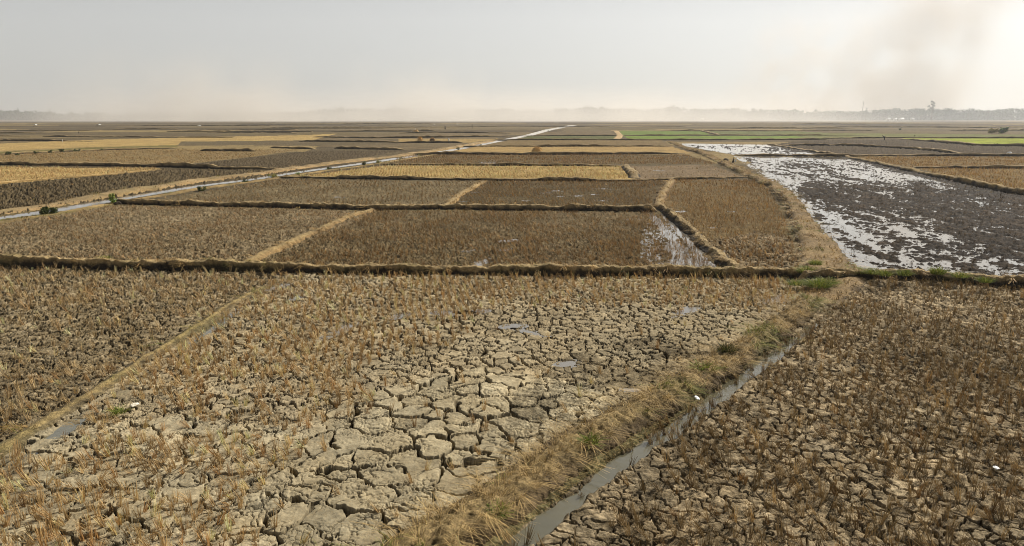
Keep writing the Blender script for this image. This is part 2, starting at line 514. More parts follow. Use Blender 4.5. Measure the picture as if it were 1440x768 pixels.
    # puddled fields: furrows, clods and hollows that stand under water
    ix = np.nonzero(wet > 0.5)[0]
    if len(ix):
        X, Y = x[ix], y[ix]
        u = X * FU[0] + Y * FU[1]
        v = -X * FU[1] + Y * FU[0]
        st = fbm(u * 0.16, v * 0.85, 1.0, 4, 201, 0.62) - 0.5
        big = fbm(u * 0.03, v * 0.09, 1.0, 2, 211) - 0.5
        near = pl_dist(ats([(1042, 225), (1101, 261), (1134, 294), (1165, 333), (1200, 370)]), X, Y)
        top = pl_dist(ats([(1045, 222), (1185, 223)]), X, Y)
        side = sstep(4.5, 0.4, near + (fbm(X, Y, 0.8, 2, 214) - .5) * 2.0)
        wetbias = 0.062 * side + 0.04 * sstep(20, 4, top) - 0.022
        far2 = Y > 118
        wetbias = np.where(far2, 0.02, wetbias)
        cl = fbm(X, Y, 2.2, 4, 221, 0.62) - 0.5
        rgw = 1 - np.abs(2 * fbm(X, Y, 1.5, 3, 231) - 1)
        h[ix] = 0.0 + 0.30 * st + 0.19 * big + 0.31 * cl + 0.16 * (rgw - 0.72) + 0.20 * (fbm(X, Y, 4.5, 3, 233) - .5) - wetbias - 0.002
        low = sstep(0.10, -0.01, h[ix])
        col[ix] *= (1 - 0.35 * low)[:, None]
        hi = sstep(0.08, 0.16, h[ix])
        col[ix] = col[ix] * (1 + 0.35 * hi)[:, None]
    # banks of the stream, the rill and the canal
    near = D < 48
    ix = np.nonzero(near)[0]
    X, Y = x[ix], y[ix]
    d, w = pl_dist(STREAM, X, Y, STREAM_W)
    d = d + (fbm(X, Y, 1.6, 3, 91) - .5) * 0.34
    g = sstep(w * 0.72, w * 0.32, d)
    hb = h[ix]
    h[ix] = hb * (1 - 0.8 * g) - 0.16 * g
    col[ix] *= (1 - 0.35 * sstep(w * 1.0, w * 0.45, d))[:, None]
    wet[ix] = np.maximum(wet[ix], 0.6 * g)
    d = pl_dist(RILL, X, Y) + (fbm(X, Y, 1.2, 3, 93) - .5) * 0.3
    g = sstep(0.34, 0.1, d)
    h[ix] = h[ix] * (1 - 0.7 * g) - (0.02 + 0.14 * (fbm(X, Y, 0.32, 2, 95) - 0.38)) * g
    col[ix] *= (1 - 0.22 * g)[:, None]
    d, w = pl_dist(CANAL, x, y, CANAL_W)
    g = sstep(w * 0.65, w * 0.42, d + (fbm(x, y, 0.7, 2, 97) - .5) * 0.4)
    h = h * (1 - g) - 0.3 * g
    # puddles
    PG = np.zeros(n); PR = np.zeros(n)
    for (qx, qy, L, W, an) in PUD_G:
        ix = np.nonzero((np.abs(x - qx) < L + W + 1) & (np.abs(y - qy) < L + W + 1))[0]
        if not len(ix):
            continue
        X, Y = x[ix] - qx, y[ix] - qy
        u = X * math.cos(an) + Y * math.sin(an)
        v = -X * math.sin(an) + Y * math.cos(an)
        r = np.sqrt((u / (L * .55)) ** 2 + (v / (W * .55)) ** 2)
        r = r + (fbm(x[ix], y[ix], 2.2, 3, 99) - .5) * 1.2
        PG[ix] = np.maximum(PG[ix], sstep(1.3, 0.8, r))
        PR[ix] = np.maximum(PR[ix], sstep(1.9, 0.9, r))
    h = h * (1 - 0.5 * PR) * (1 - 0.9 * PG) - 0.062 * PG
    col = col * (1 - 0.25 * PR)[:, None]
    wet = np.maximum(wet, 0.7 * PG)
    vary = np.ones(n)
    vary[np.isin(kind, MAINS)] = 0.42
    vary[np.isin(kind, MAINS) & inside(GRIT, x, y)] = 0.9
    return h, np.clip(col * np.array([0.74, 0.745, 0.72]), 0.004, 0.62), litter, wet, vary


# ------------------------------------------------------------------ the ground, one sheet to the horizon
GS = 1.0
def build_ground():
    v1 = np.arange(1000, 240, -0.70 / GS)
    v2 = np.arange(240, 168.5, -0.60 / GS)
    vs = np.concatenate([v1, v2])
    ys = np.array([at(720, v)[1] for v in vs])
    ys = np.concatenate([ys, np.geomspace(ys[-1] * 1.05, 3300, 14)])
    ts = np.linspace(-1.0, 1.0, int(2150 * GS))
    rs = np.gradient(ys)
    nx, ny = len(ts), len(ys)
    X = (ys[:, None] + 6.0) * ts[None, :]
    Y = np.repeat(ys[:, None], nx, 1)
    RSS = np.repeat(rs[:, None], nx, 1)
    x, y, r = X.ravel(), Y.ravel(), RSS.ravel()
    jit = np.minimum(r, 0.2) * 0.25
    x = x + (RNG.random(x.shape) - .5) * jit
    h, col, lit, wet, vary = ground_fn(x, y, r)
    idx = np.arange(nx * ny).reshape(ny, nx)
    f = np.stack([idx[:-1, :-1], idx[:-1, 1:], idx[1:, 1:], idx[1:, :-1]], -1).reshape(-1, 4)
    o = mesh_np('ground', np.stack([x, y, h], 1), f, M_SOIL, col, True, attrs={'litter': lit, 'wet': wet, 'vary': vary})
    tag(o, 'cracked and stubbled paddy soil spreading flat to the horizon', None, None, 'structure')


build_ground()


def gh(x, y):
    x = np.atleast_1d(np.asarray(x, float)); y = np.atleast_1d(np.asarray(y, float))
    D = np.hypot(x, y)
    return ground_fn(x, y, D * D / (CAM_H * 683) * 0.5)[0]


def gz(x, y):
    return float(gh(x, y)[0])


# ------------------------------------------------------------------ water sheets
def strip(name, pts, wid, z, mat, label):
    pts = np.asarray(pts)
    wid = np.asarray(wid) * np.ones(len(pts))
    tg = np.gradient(pts, axis=0)
    tg /= np.linalg.norm(tg, axis=1)[:, None]
    nr = np.stack([-tg[:, 1], tg[:, 0]], 1)
    a = pts + nr * wid[:, None] / 2
    b = pts - nr * wid[:, None] / 2
    n = len(pts)
    v = np.concatenate([np.c_[a, np.full(n, z)], np.c_[b, np.full(n, z)]])
    f = np.array([[i, n + i, n + i + 1, i + 1] for i in range(n - 1)])
    o = mesh_np(name, v, f, mat)
    return tag(o, label, None, None, 'structure')


strip('stream_water', STREAM, STREAM_W * 1.5, -0.085, M_WATER, 'narrow muddy stream beside the grassy bank with stubble standing in it')
strip('rill_water', RILL, 0.5, -0.06, M_WATER, 'thin broken trickle of water along the low grass bank')
strip('canal_water', CANAL, CANAL_W * 1.25, -0.03, M_FLOOD, 'straight irrigation canal running back to the horizon')
for k, poly in enumerate(([(1030, 219), (1185, 220), (1240, 231), (1305, 246), (1380, 262), (1440, 275), (1900, 371), (1900, 428), (1440, 404), (1320, 393), (1240, 389), (1195, 372), (1155, 333), (1124, 294), (1092, 261)],
                          [(940, 201.5), (1078, 203.5), (1168, 217.2), (1040, 219.2)])):
    p = ats(poly)
    v = np.c_[p, np.full(len(p), 0.0)]
    me = bpy.data.meshes.new('flooded_field')
    me.from_pydata([tuple(q) for q in v], [], [list(range(len(v)))])
    me.materials.append(M_FLOOD)
    o = bpy.data.objects.new('flood_water', me)
    COL.objects.link(o)
    tag(o, ('shallow water shining between mud clods of the big puddled field', 'shallow water in the smaller flooded field behind the cross bank')[k], None, None, 'structure')
for (qx, qy, L, W, an) in PUD_G[:len(PUD)]:
    k = 18
    v = []
    for i in range(k):
        t = 2 * math.pi * i / k
        u_, v_ = math.cos(t) * L * 1.05, math.sin(t) * W * 1.05
        v.append((qx + u_ * math.cos(an) - v_ * math.sin(an), qy + u_ * math.sin(an) + v_ * math.cos(an), PUD_Z))
    me = bpy.data.meshes.new('puddle')
    me.from_pydata(v, [], [list(range(k))])
    me.materials.append(M_FLOOD)
    o = bpy.data.objects.new('puddle', me)
    COL.objects.link(o)
    tag(o, None, None, 'puddles left in the stubble fields', 'structure')

p = ats([(900, 340), (912, 300), (945, 299), (1026, 386), (945, 386), (900, 362)])
me = bpy.data.meshes.new('furrow_water')
me.from_pydata([(q[0], q[1], PUD_Z) for q in p], [], [list(range(len(p)))])
me.materials.append(M_FLOOD)
o = bpy.data.objects.new('furrow_water', me)
COL.objects.link(o)
tag(o, 'bright water standing in furrows beside the slanting dark bank', None, None, 'structure')

# ------------------------------------------------------------------ earth banks between the fields
BUNDS = []
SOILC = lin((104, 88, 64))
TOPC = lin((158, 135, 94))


def resample(pts, step):
    pts = np.asarray(pts, float)
    seg = np.hypot(*np.diff(pts, axis=0).T)
    s = np.concatenate([[0], np.cumsum(seg)])
    n = max(3, int(s[-1] / step) + 1)
    q = np.linspace(0, s[-1], n)
    xs, ys = np.interp(q, s, pts[:, 0]), np.interp(q, s, pts[:, 1])
    # soften the corners a little
    for _ in range(2):
        xs[1:-1] = (xs[:-2] + 2 * xs[1:-1] + xs[2:]) / 4
        ys[1:-1] = (ys[:-2] + 2 * ys[1:-1] + ys[2:]) / 4
    return np.stack([xs, ys], 1), q, s


def bund(px, label, top=0.5, base=1.0, hgt=0.4, soil=SOILC, crest=TOPC, grass=1.0, gcol=(196, 160, 100), green=0.0, gh_=0.16, wob=0.18, rough=1.0, round_=False, grassw=1.0):
    pts = ats(px)
    dmean = np.mean(np.hypot(pts[:, 0], pts[:, 1]))
    step = min(max(0.05, 0.0016 * dmean * max(1, dmean / 60)), 0.8)
    P, q, s = resample(pts, step)
    top = np.interp(q, s, np.asarray(top) * np.ones(len(pts)))
    base = np.interp(q, s, np.asarray(base) * np.ones(len(pts)))
    hgt = np.interp(q, s, np.asarray(hgt) * np.ones(len(pts)))
    tg = np.gradient(P, axis=0)
    tg /= np.linalg.norm(tg, axis=1)[:, None] + 1e-9
    nr = np.stack([-tg[:, 1], tg[:, 0]], 1)
    n = len(P)
    sd = random.randint(0, 9999)
    K = 25 if dmean < 60 else 13
    tt = np.linspace(-1, 1, K)
    ctr = (fbm(q, q * 0, 0.5, 3, sd) - .5) * wob * 2
    topv = top * (0.75 + 0.5 * fbm(q, q * 0, 0.8, 3, sd + 3))
    hv = hgt * (0.72 + 0.55 * fbm(q, q * 0, 0.6, 3, sd + 5)) * (0.62 + 0.8 * fbm(q, q * 0 + 3, 0.14, 2, sd + 6))
    e0 = np.minimum(q, q[-1] - q) / 0.7
    hv = hv * sstep(0, 1, e0) ** 0.5
    topv = topv * (0.4 + 0.6 * sstep(0, 1, e0))
    if dmean > 90:
        e_ = np.minimum(q, q[-1] - q) / (0.12 * q[-1] + 1e-6)
        hv = hv * (0.35 + 0.65 * np.clip(e_, 0, 1)) * (0.7 + 0.5 * sstep(0.3, 0.6, fbm(q, q * 0, 12.0 / dmean, 3, sd + 41)))
    A = np.abs(tt)[None, :]
    ed = 0.62
    half = np.where(A < ed, A / ed * topv[:, None] / 2, topv[:, None] / 2 + (A - ed) / (1 - ed) * (base - topv)[:, None] / 2)
    off = np.sign(tt)[None, :] * half + ctr[:, None]
    if round_:
        z = hv[:, None] * np.cos(np.clip(A, 0, 1) * math.pi / 2) ** 0.8
    else:
        z = hv[:, None] * (1 - sstep(ed * 0.75, 1.0, A))
    XX = P[:, 0:1] + nr[:, 0:1] * off
    YY = P[:, 1:2] + nr[:, 1:2] * off
    fq = min(3.0, 60.0 / dmean)
    nz = fbm(XX, YY, 1.1 * fq, 3, sd + 7) - .5
    n2 = fbm(XX, YY, 3.5 * fq, 3, sd + 9) - .5
    dz = rough * (0.17 * nz + 0.14 * n2) * np.clip(hv[:, None] / 0.35, 0.3, 1.2) * (1 - A ** 4)
    lat = rough * 0.22 * (fbm(XX * 1.3, YY * 1.3, 2.0 * fq, 3, sd + 11) - .5) * sstep(0.3, 0.8, A)
    XX = XX + nr[:, 0:1] * lat
    YY = YY + nr[:, 1:2] * lat
    Z = z + dz
    Z[:, 0] = -0.22; Z[:, -1] = -0.22
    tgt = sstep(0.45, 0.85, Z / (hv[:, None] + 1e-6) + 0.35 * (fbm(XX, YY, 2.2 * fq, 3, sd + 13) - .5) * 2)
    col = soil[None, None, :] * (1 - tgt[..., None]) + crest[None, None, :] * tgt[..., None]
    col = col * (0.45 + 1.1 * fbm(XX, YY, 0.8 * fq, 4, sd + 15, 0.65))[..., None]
    if green > 0:
        gm = sstep(0.5, 0.68, fbm(XX, YY, 0.55, 3, sd + 17)) * green
        col = col * (1 - 0.6 * gm[..., None]) + 0.6 * gm[..., None] * lin((92, 92, 44))[None, None, :]
    idx = np.arange(n * K).reshape(n, K)
    f = np.stack([idx[:-1, :-1], idx[1:, :-1], idx[1:, 1:], idx[:-1, 1:]], -1).reshape(-1, 4)
    o = mesh_np('earth_bank', np.stack([XX.ravel(), YY.ravel(), Z.ravel()], 1), f[:, ::-1], M_BUND, col.reshape(-1, 3), True)
    tag(o, label, 'earth bank', 'earth banks between the fields', 'structure')
    BUNDS.append(dict(P=P, base=base, top=topv, h=hv, nr=nr, ctr=ctr, q=q, grass=grass, gcol=lin(gcol), green=green, gh=gh_, d=dmean, XX=XX, YY=YY, Z=Z, K=K, sd=sd, gw=grassw))
    return o


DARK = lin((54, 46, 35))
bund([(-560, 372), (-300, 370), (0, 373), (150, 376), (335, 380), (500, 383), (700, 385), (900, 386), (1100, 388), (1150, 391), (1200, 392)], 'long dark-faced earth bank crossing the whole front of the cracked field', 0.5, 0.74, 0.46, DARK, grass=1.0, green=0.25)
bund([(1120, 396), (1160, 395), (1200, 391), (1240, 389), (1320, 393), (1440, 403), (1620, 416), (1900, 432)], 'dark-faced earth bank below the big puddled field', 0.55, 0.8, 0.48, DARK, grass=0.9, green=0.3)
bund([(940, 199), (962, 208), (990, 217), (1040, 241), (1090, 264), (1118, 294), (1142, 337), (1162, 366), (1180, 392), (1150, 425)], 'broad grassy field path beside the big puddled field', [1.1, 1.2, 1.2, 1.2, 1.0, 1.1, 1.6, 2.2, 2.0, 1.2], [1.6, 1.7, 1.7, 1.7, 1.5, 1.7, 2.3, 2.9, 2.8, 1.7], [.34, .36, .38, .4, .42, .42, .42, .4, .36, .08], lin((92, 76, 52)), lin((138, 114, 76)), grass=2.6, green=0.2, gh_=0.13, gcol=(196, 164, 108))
bund([(1142, 425), (1108, 455), (1060, 486), (1010, 516), (955, 548), (880, 588), (800, 635), (730, 684), (665, 728), (600, 775), (520, 840), (400, 960)], 'bank of dry golden grass beside the muddy stream', 0.85, [1.1, 1.2, 1.3, 1.35, 1.4, 1.45, 1.45, 1.5, 1.5, 1.5, 1.5, 1.5], [.3, .36, .38, .36, .34, .32, .30, .32, .36, .34, .32, .3], lin((96, 80, 56)), lin((140, 119, 80)), grass=2.5, gcol=(196, 166, 110), green=0.6, gh_=0.22, round_=True, grassw=1.5)
bund([(372, 402), (325, 430), (265, 468), (205, 502), (135, 548), (55, 598), (-120, 712)], 'low straw-covered bank beside the thin rill', 0.22, 0.6, [.05, .12, .14, .1, .13, .08, .12], lin((112, 98, 70)), lin((146, 126, 84)), grass=1.0, green=0.3, gh_=0.13, round_=True)
bund([(160, 286), (230, 288), (300, 290), (400, 292), (530, 295), (640, 294), (800, 296), (925, 297)], 'thin dark bank crossing behind the second row of fields', 0.5, 0.9, 0.42, DARK, grass=0.8)
bund([(336, 377), (400, 345), (480, 309), (505, 301), (532, 294)], 'pale straw-topped bank slanting between two stubble fields', 0.5, 0.85, 0.2, lin((140, 114, 74)), lin((144, 122, 82)), grass=0.9, round_=True)
bund([(624, 292), (648, 273), (664, 265), (682, 255)], 'short pale bank slanting up to the straw field', 0.6, 1.0, 0.22, lin((150, 122, 78)), lin((150, 127, 86)), grass=0.8, round_=True)
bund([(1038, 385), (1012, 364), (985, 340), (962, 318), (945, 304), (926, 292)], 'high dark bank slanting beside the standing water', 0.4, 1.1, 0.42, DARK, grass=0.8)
bund([(926, 293), (930, 275), (936, 266), (945, 253)], 'pale curved bank between two brown stubble fields', 0.7, 1.1, 0.3, lin((120, 94, 58)), lin((144, 121, 80)), grass=0.8, round_=True)
bund([(385, 250), (450, 251), (600, 253), (720, 254), (880, 255), (950, 252.5), (1060, 250)], 'thin dark bank along the near edge of the pale straw field', 0.45, 0.8, 0.4, DARK, grass=0.5)
bund([(535, 232), (720, 233), (882, 234)], 'thin dark bank along the far edge of the pale straw field', 0.5, 0.9, 0.42, DARK, grass=0.3)
bund([(878, 233), (886, 241), (894, 251)], 'short dark bank at the end of the pale straw field', 0.9, 1.8, 0.5, DARK, grass=0.5)
bund([(578, 217), (720, 217.6), (840, 217.4), (965, 216.5)], 'thin dark bank before the tan strip with the straw heap', 0.6, 1.0, 0.42, DARK, grass=0.0)
bund([(640, 206), (760, 206.2), (940, 206)], 'thin dark bank behind the tan strip with the straw heap', 0.6, 1.0, 0.42, DARK, grass=0.0)
bund([(690, 197), (800, 197), (928, 197.2)], 'thin dark bank before the dark green strip', 0.6, 1.0, 0.4, DARK, grass=0.0)
bund([(735, 191.3), (870, 191)], 'thin dark bank behind the dark green strip', 0.6, 1.0, 0.4, DARK, grass=0.0)
bund([(866, 197), (872, 191), (866, 185), (861, 184)], 'pale track bank at the corner of the green fields', 2.2, 3.0, 0.3, lin((130, 110, 76)), lin((180, 150, 104)), grass=0.0)
bund([(872, 190.7), (1010, 190.5), (1130, 190.6), (1220, 190.4)], 'thin bank between the two green strips', 0.6, 1.0, 0.35, DARK, grass=0.0)
bund([(888, 197.2), (1000, 197.2), (1165, 196.6)], 'thin dark bank along the near edge of the green strips', 0.6, 1.0, 0.35, DARK, grass=0.0)
bund([(985, 184), (1012, 190.4)], 'short bank between the bright and the dull green field', 1.0, 1.4, 0.4, DARK, grass=0.0)
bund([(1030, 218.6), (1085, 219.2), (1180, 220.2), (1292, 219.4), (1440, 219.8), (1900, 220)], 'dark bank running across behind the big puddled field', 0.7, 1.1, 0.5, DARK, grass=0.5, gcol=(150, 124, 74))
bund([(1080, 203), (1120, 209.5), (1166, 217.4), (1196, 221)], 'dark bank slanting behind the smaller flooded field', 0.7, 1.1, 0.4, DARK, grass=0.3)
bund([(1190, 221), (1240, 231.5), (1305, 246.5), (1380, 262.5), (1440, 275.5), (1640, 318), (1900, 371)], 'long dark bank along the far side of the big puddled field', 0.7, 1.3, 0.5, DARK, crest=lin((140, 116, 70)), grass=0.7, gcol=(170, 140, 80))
bund([(1282, 236.5), (1440, 237), (1900, 237)], 'thin dark bank between two tan stubble fields', 0.6, 1.0, 0.45, DARK, grass=0.3)
bund([(1098, 204.5), (1200, 205), (1275, 208.8), (1310, 212), (1362, 217.5)], 'thin dark bank winding across the dark ploughed field', 0.7, 1.1, 0.45, DARK, grass=0.0)
bund([(1262, 195.5), (1300, 198.5), (1372, 204.6), (1440, 206), (1900, 208)], 'dark bank along the near edge of the yellow-green rice field', 0.8, 1.3, 0.5, DARK, grass=0.0)
bund([(1120, 195.2), (1262, 194.1), (1440, 194.6), (1900, 195.6)], 'thin bank behind the yellow-green rice field', 0.7, 1.1, 0.4, DARK, grass=0.0)
bund([(-500, 235), (0, 232.4), (120, 233.2), (232, 235), (330, 238.2), (420, 238)], 'dark bank behind the golden stubble wedge', 0.5, 0.9, 0.5, DARK, grass=0.4)
bund([(-500, 262), (0, 258), (80, 251), (150, 246), (232, 238)], 'pale edge of the golden stubble wedge', 0.5, 0.9, 0.15, lin((140, 114, 70)), lin((180, 150, 98)), grass=0.9, gcol=(212, 172, 108), round_=True)
bund([(-130, 317), (0, 299.5), (80, 288), (150, 275.5), (275, 255.5), (360, 245.5), (420, 236.5), (485, 228), (560, 219.5), (640, 207), (692, 198)], 'pale dry bank along the far side of the canal', 1.5, 2.9, 0.3, lin((160, 132, 90)), lin((150, 128, 90)), grass=0.7, gcol=(196, 162, 104), green=0.25, round_=True)
bund([(-130, 333), (0, 312.5), (82, 300.5), (150, 288), (275, 266.5), (360, 255), (425, 245), (500, 234.5), (545, 228), (620, 216)], 'low bank with bushes along the near side of the canal', 0.8, 1.5, 0.10, lin((130, 108, 70)), lin((156, 130, 84)), grass=0.6, gcol=(160, 136, 80), green=0.5, round_=True)
for pts_, lab in (
    ([(-500, 198.6), (0, 198), (60, 198.4), (130, 199)], 'black-shadowed bank far off before the golden band'),
    ([(-500, 192), (0, 191.6), (45, 192)], 'short dark bank far off in the dry fields at the edge'),
    ([(60, 192.2), (130, 193), (200, 193.3), (330, 193.6)], 'long dark bank far off behind the golden band'),
    ([(-500, 187.6), (0, 187.6), (105, 187.2)], 'thin dark bank far off among the tan strips'),
    ([(290, 187), (330, 186.6), (420, 187.6)], 'thin dark bank far off before the pale strip'),
    ([(0, 217.5), (70, 214.5), (140, 211.5), (250, 208.5)], 'weedy bank far off between tan and brown fields'),
    ([(280, 212.6), (360, 213)], 'short dark bank in the grey ploughed field'),
    ([(380, 208), (445, 210)], 'black ditch edge beside the grey ploughed field'),
    ([(540, 201), (600, 200.8), (652, 201)], 'thin dark bank below the straw shocks'),
    ([(440, 193), (520, 194.4), (620, 193.5), (715, 192)], 'thin dark bank behind the straw shocks'),
    ([(420, 199), (480, 199.6), (560, 200.4)], 'thin dark bank among the brown strips beyond the canal'),
    ([(560, 187.5), (640, 187), (720, 187.6)], 'thin far bank among the grey strips'),
    ([(470, 209), (520, 210), (570, 211)], 'dark bank behind the grey ploughed field'),
):
    bund(pts_, lab, 0.8, 1.3, 0.5, DARK, grass=0.0)
for i_ in range(26):   # the faintest banks, far out
    y_ = random.uniform(173.5, 186)
    x_ = random.choice([random.uniform(-150, 660), random.uniform(830, 1440)])
    L_ = random.uniform(60, 260)
    bund([(x_, y_), (x_ + L_ * .5, y_ + random.uniform(-.3, .3)), (x_ + L_, y_ + random.uniform(-.5, .5))], 'faint thin bank far out on the hazy plain', 1.0, 1.6, 0.5, DARK, grass=0.0)


# ------------------------------------------------------------------ blades: stubble and grass
def blades(bx, by, bz, hgt, wid, lean_x, lean_y, col, bent=0.0, tipcol=None):
    """tapered two-piece blades; every argument an array of one value per blade"""
    n = len(bx)
    an = RNG.random(n) * math.pi
    wx, wy = np.cos(an) * wid / 2, np.sin(an) * wid / 2
    mx, my, mz = bx + lean_x * 0.5, by + lean_y * 0.5, bz + hgt * 0.55
    tx, ty, tz = bx + lean_x * (1 + bent), by + lean_y * (1 + bent), bz + hgt * (1 - 0.35 * bent)
    V = np.empty((n, 6, 3), np.float32)
    V[:, 0] = np.stack([bx - wx, by - wy, bz], 1)
    V[:, 1] = np.stack([bx + wx, by + wy, bz], 1)
    V[:, 2] = np.stack([mx + wx * .8, my + wy * .8, mz], 1)
    V[:, 3] = np.stack([mx - wx * .8, my - wy * .8, mz], 1)
    V[:, 4] = np.stack([tx + wx * .45, ty + wy * .45, tz], 1)
    V[:, 5] = np.stack([tx - wx * .45, ty - wy * .45, tz], 1)
    b = (np.arange(n) * 6)[:, None]
    Fc = np.concatenate([b + np.array([[0, 1, 2, 3]]), b + np.array([[3, 2, 4, 5]])])
    C = np.repeat(col[:, None, :], 6, 1)
    if tipcol is not None:
        C[:, 4:] = tipcol[:, None, :]
    return V.reshape(-1, 3), Fc, C.reshape(-1, 3)


def stubble(f, lab):
    p = f['poly']
    x0, y0 = p.min(0)
    x1, y1 = p.max(0)
    y1 = min(y1, 190.0)
    y0 = max(y0, 8.0)
    x0 = max(x0, -1.02 * y1); x1 = min(x1, 1.02 * y1)
    if y1 <= y0:
        return
    sp_x, sp_y = 0.29, 0.26
    ang = R(9)
    ext = math.hypot(x1 - x0, y1 - y0)
    cx, cy = (x0 + x1) / 2, (y0 + y1) / 2
    far = (y0 + y1) / 2 > 60
    if far:
        sp_x *= 1.5; sp_y *= 1.6
    gx = np.arange(-ext / 2, ext / 2, sp_x)
    gy = np.arange(-ext / 2, ext / 2, sp_y)
    U, Vv = np.meshgrid(gx, gy)
    U = U.ravel(); Vv = Vv.ravel()
    wav = (fbm(U, Vv, 0.12, 2, 303) - .5) * 0.8
    U = U + wav + RNG.normal(0, 0.024, U.shape)
    Vv = Vv + RNG.normal(0, 0.045, U.shape)
    X = cx + U * math.cos(ang) - Vv * math.sin(ang)
    Y = cy + U * math.sin(ang) + Vv * math.cos(ang)
    k = (Y > 8) & (np.abs(X) < 1.03 * Y)
    X, Y = X[k], Y[k]
    k = inside(p, X, Y)
    X, Y = X[k], Y[k]
    D = np.hypot(X, Y)
    den = f['st'] * (0.12 + 0.8 * sstep(0.38, 0.58, fbm(X, Y, 0.28, 3, 311)) + 0.6 * sstep(0.42, 0.6, fbm(X, Y, 1.1, 2, 313)))
    den = den * np.where(D > 100, 0.6, 1.0)
    if f['name'] == 'main':
        edge = inside(BARE, X + (fbm(X, Y, .5, 2, 5) - .5) * 3, Y + (fbm(X, Y, .5, 2, 6) - .5) * 4)
        den = np.where(edge, den * 0.05, den)
        topb = pl_dist(ats([(382, 398), (700, 400), (1122, 402)]), X, Y)
        den = np.maximum(den, np.where((topb < 6.0), 0.9 * sstep(6.0, 1.0, topb) * sstep(.3, .55, fbm(X, Y, .4, 2, 8)), 0))
    k = RNG.random(len(X)) < den
    X, Y = X[k], Y[k]
    for b in BUNDS:
        if b['d'] > 130:
            continue
        pp = b['P']
        if len(pp) > 60:
            pp = pp[::max(1, len(pp) // 40)]
        d = pl_dist(pp, X, Y)
        k = d > np.mean(b['base']) * 0.5 + 0.05
        X, Y = X[k], Y[k]
    if not len(X):
        return
    Z = gh(X, Y) - 0.015
    if y0 < 40:   # thin them out where water stands deep in the stream
        d, w = pl_dist(STREAM, X, Y, STREAM_W)
        Z = np.where(d < w * .6, np.maximum(Z, -0.12), Z)
        k = (d > w * .5) | (RNG.random(len(X)) < 0.95)
        X, Y, Z = X[k], Y[k], Z[k]
    D = np.hypot(X, Y)
    nb = np.where(D < 26, 22, np.where(D < 45, 13, np.where(D < 80, 6, 5)))
    wmul = np.where(D < 26, 1.0, np.where(D < 45, 1.25, np.where(D < 80, 1.9, 3.0)))
    T = np.repeat(np.arange(len(X)), nb)
    n = len(T)
    th = f['sh'] * (0.55 + 0.9 * RNG.random(len(X))) * (0.8 + 0.5 * fbm(X, Y, 0.5, 2, 321))
    tint = (0.62 + 0.75 * RNG.random(len(X))) * np.where(RNG.random(len(X)) < 0.16, 1.65, 1.0)
    red = RNG.random(len(X))
    lx0, ly0 = RNG.normal(-0.05, 0.07, len(X)), RNG.normal(0.0, 0.07, len(X))
    spread = np.where(D < 45, 0.048, 0.08)[T]
    a = RNG.random(n) * 2 * math.pi
    r = np.sqrt(RNG.random(n)) * spread
    bx, by = X[T] + np.cos(a) * r, Y[T] + np.sin(a) * r
    h = th[T] * (0.45 + 0.6 * RNG.random(n))
    flop = RNG.random(n) < 0.14
    lx = lx0[T] + np.cos(a) * r * 0.9 + RNG.normal(0, 0.03, n) + flop * RNG.normal(0, 0.16, n)
    ly = ly0[T] + np.sin(a) * r * 0.9 + RNG.normal(0, 0.03, n) + flop * RNG.normal(0, 0.16, n)
    h = np.where(flop, h * 0.45, h)
    c = f['scol'][None, :] * (tint[T] * (0.65 + 0.7 * RNG.random(n)))[:, None]
    c = c * np.where((red[T] < 0.2)[:, None], np.array([0.84, 0.74, 0.64]), np.array([1, 1, 1]))
    c = np.clip(c, 0.005, 0.75)
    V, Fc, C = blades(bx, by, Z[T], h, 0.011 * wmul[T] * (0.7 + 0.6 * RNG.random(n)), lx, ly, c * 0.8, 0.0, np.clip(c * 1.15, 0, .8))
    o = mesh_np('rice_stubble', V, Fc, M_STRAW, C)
    tag(o, lab, 'rice stubble', None, 'stuff')


SLAB = {}
for f in FIELDS:
    if f['st'] > 0.02 and f['poly'][:, 1].min() < 150:
        stubble(f, 'short dry rice stubble standing in rows on the paddy soil')


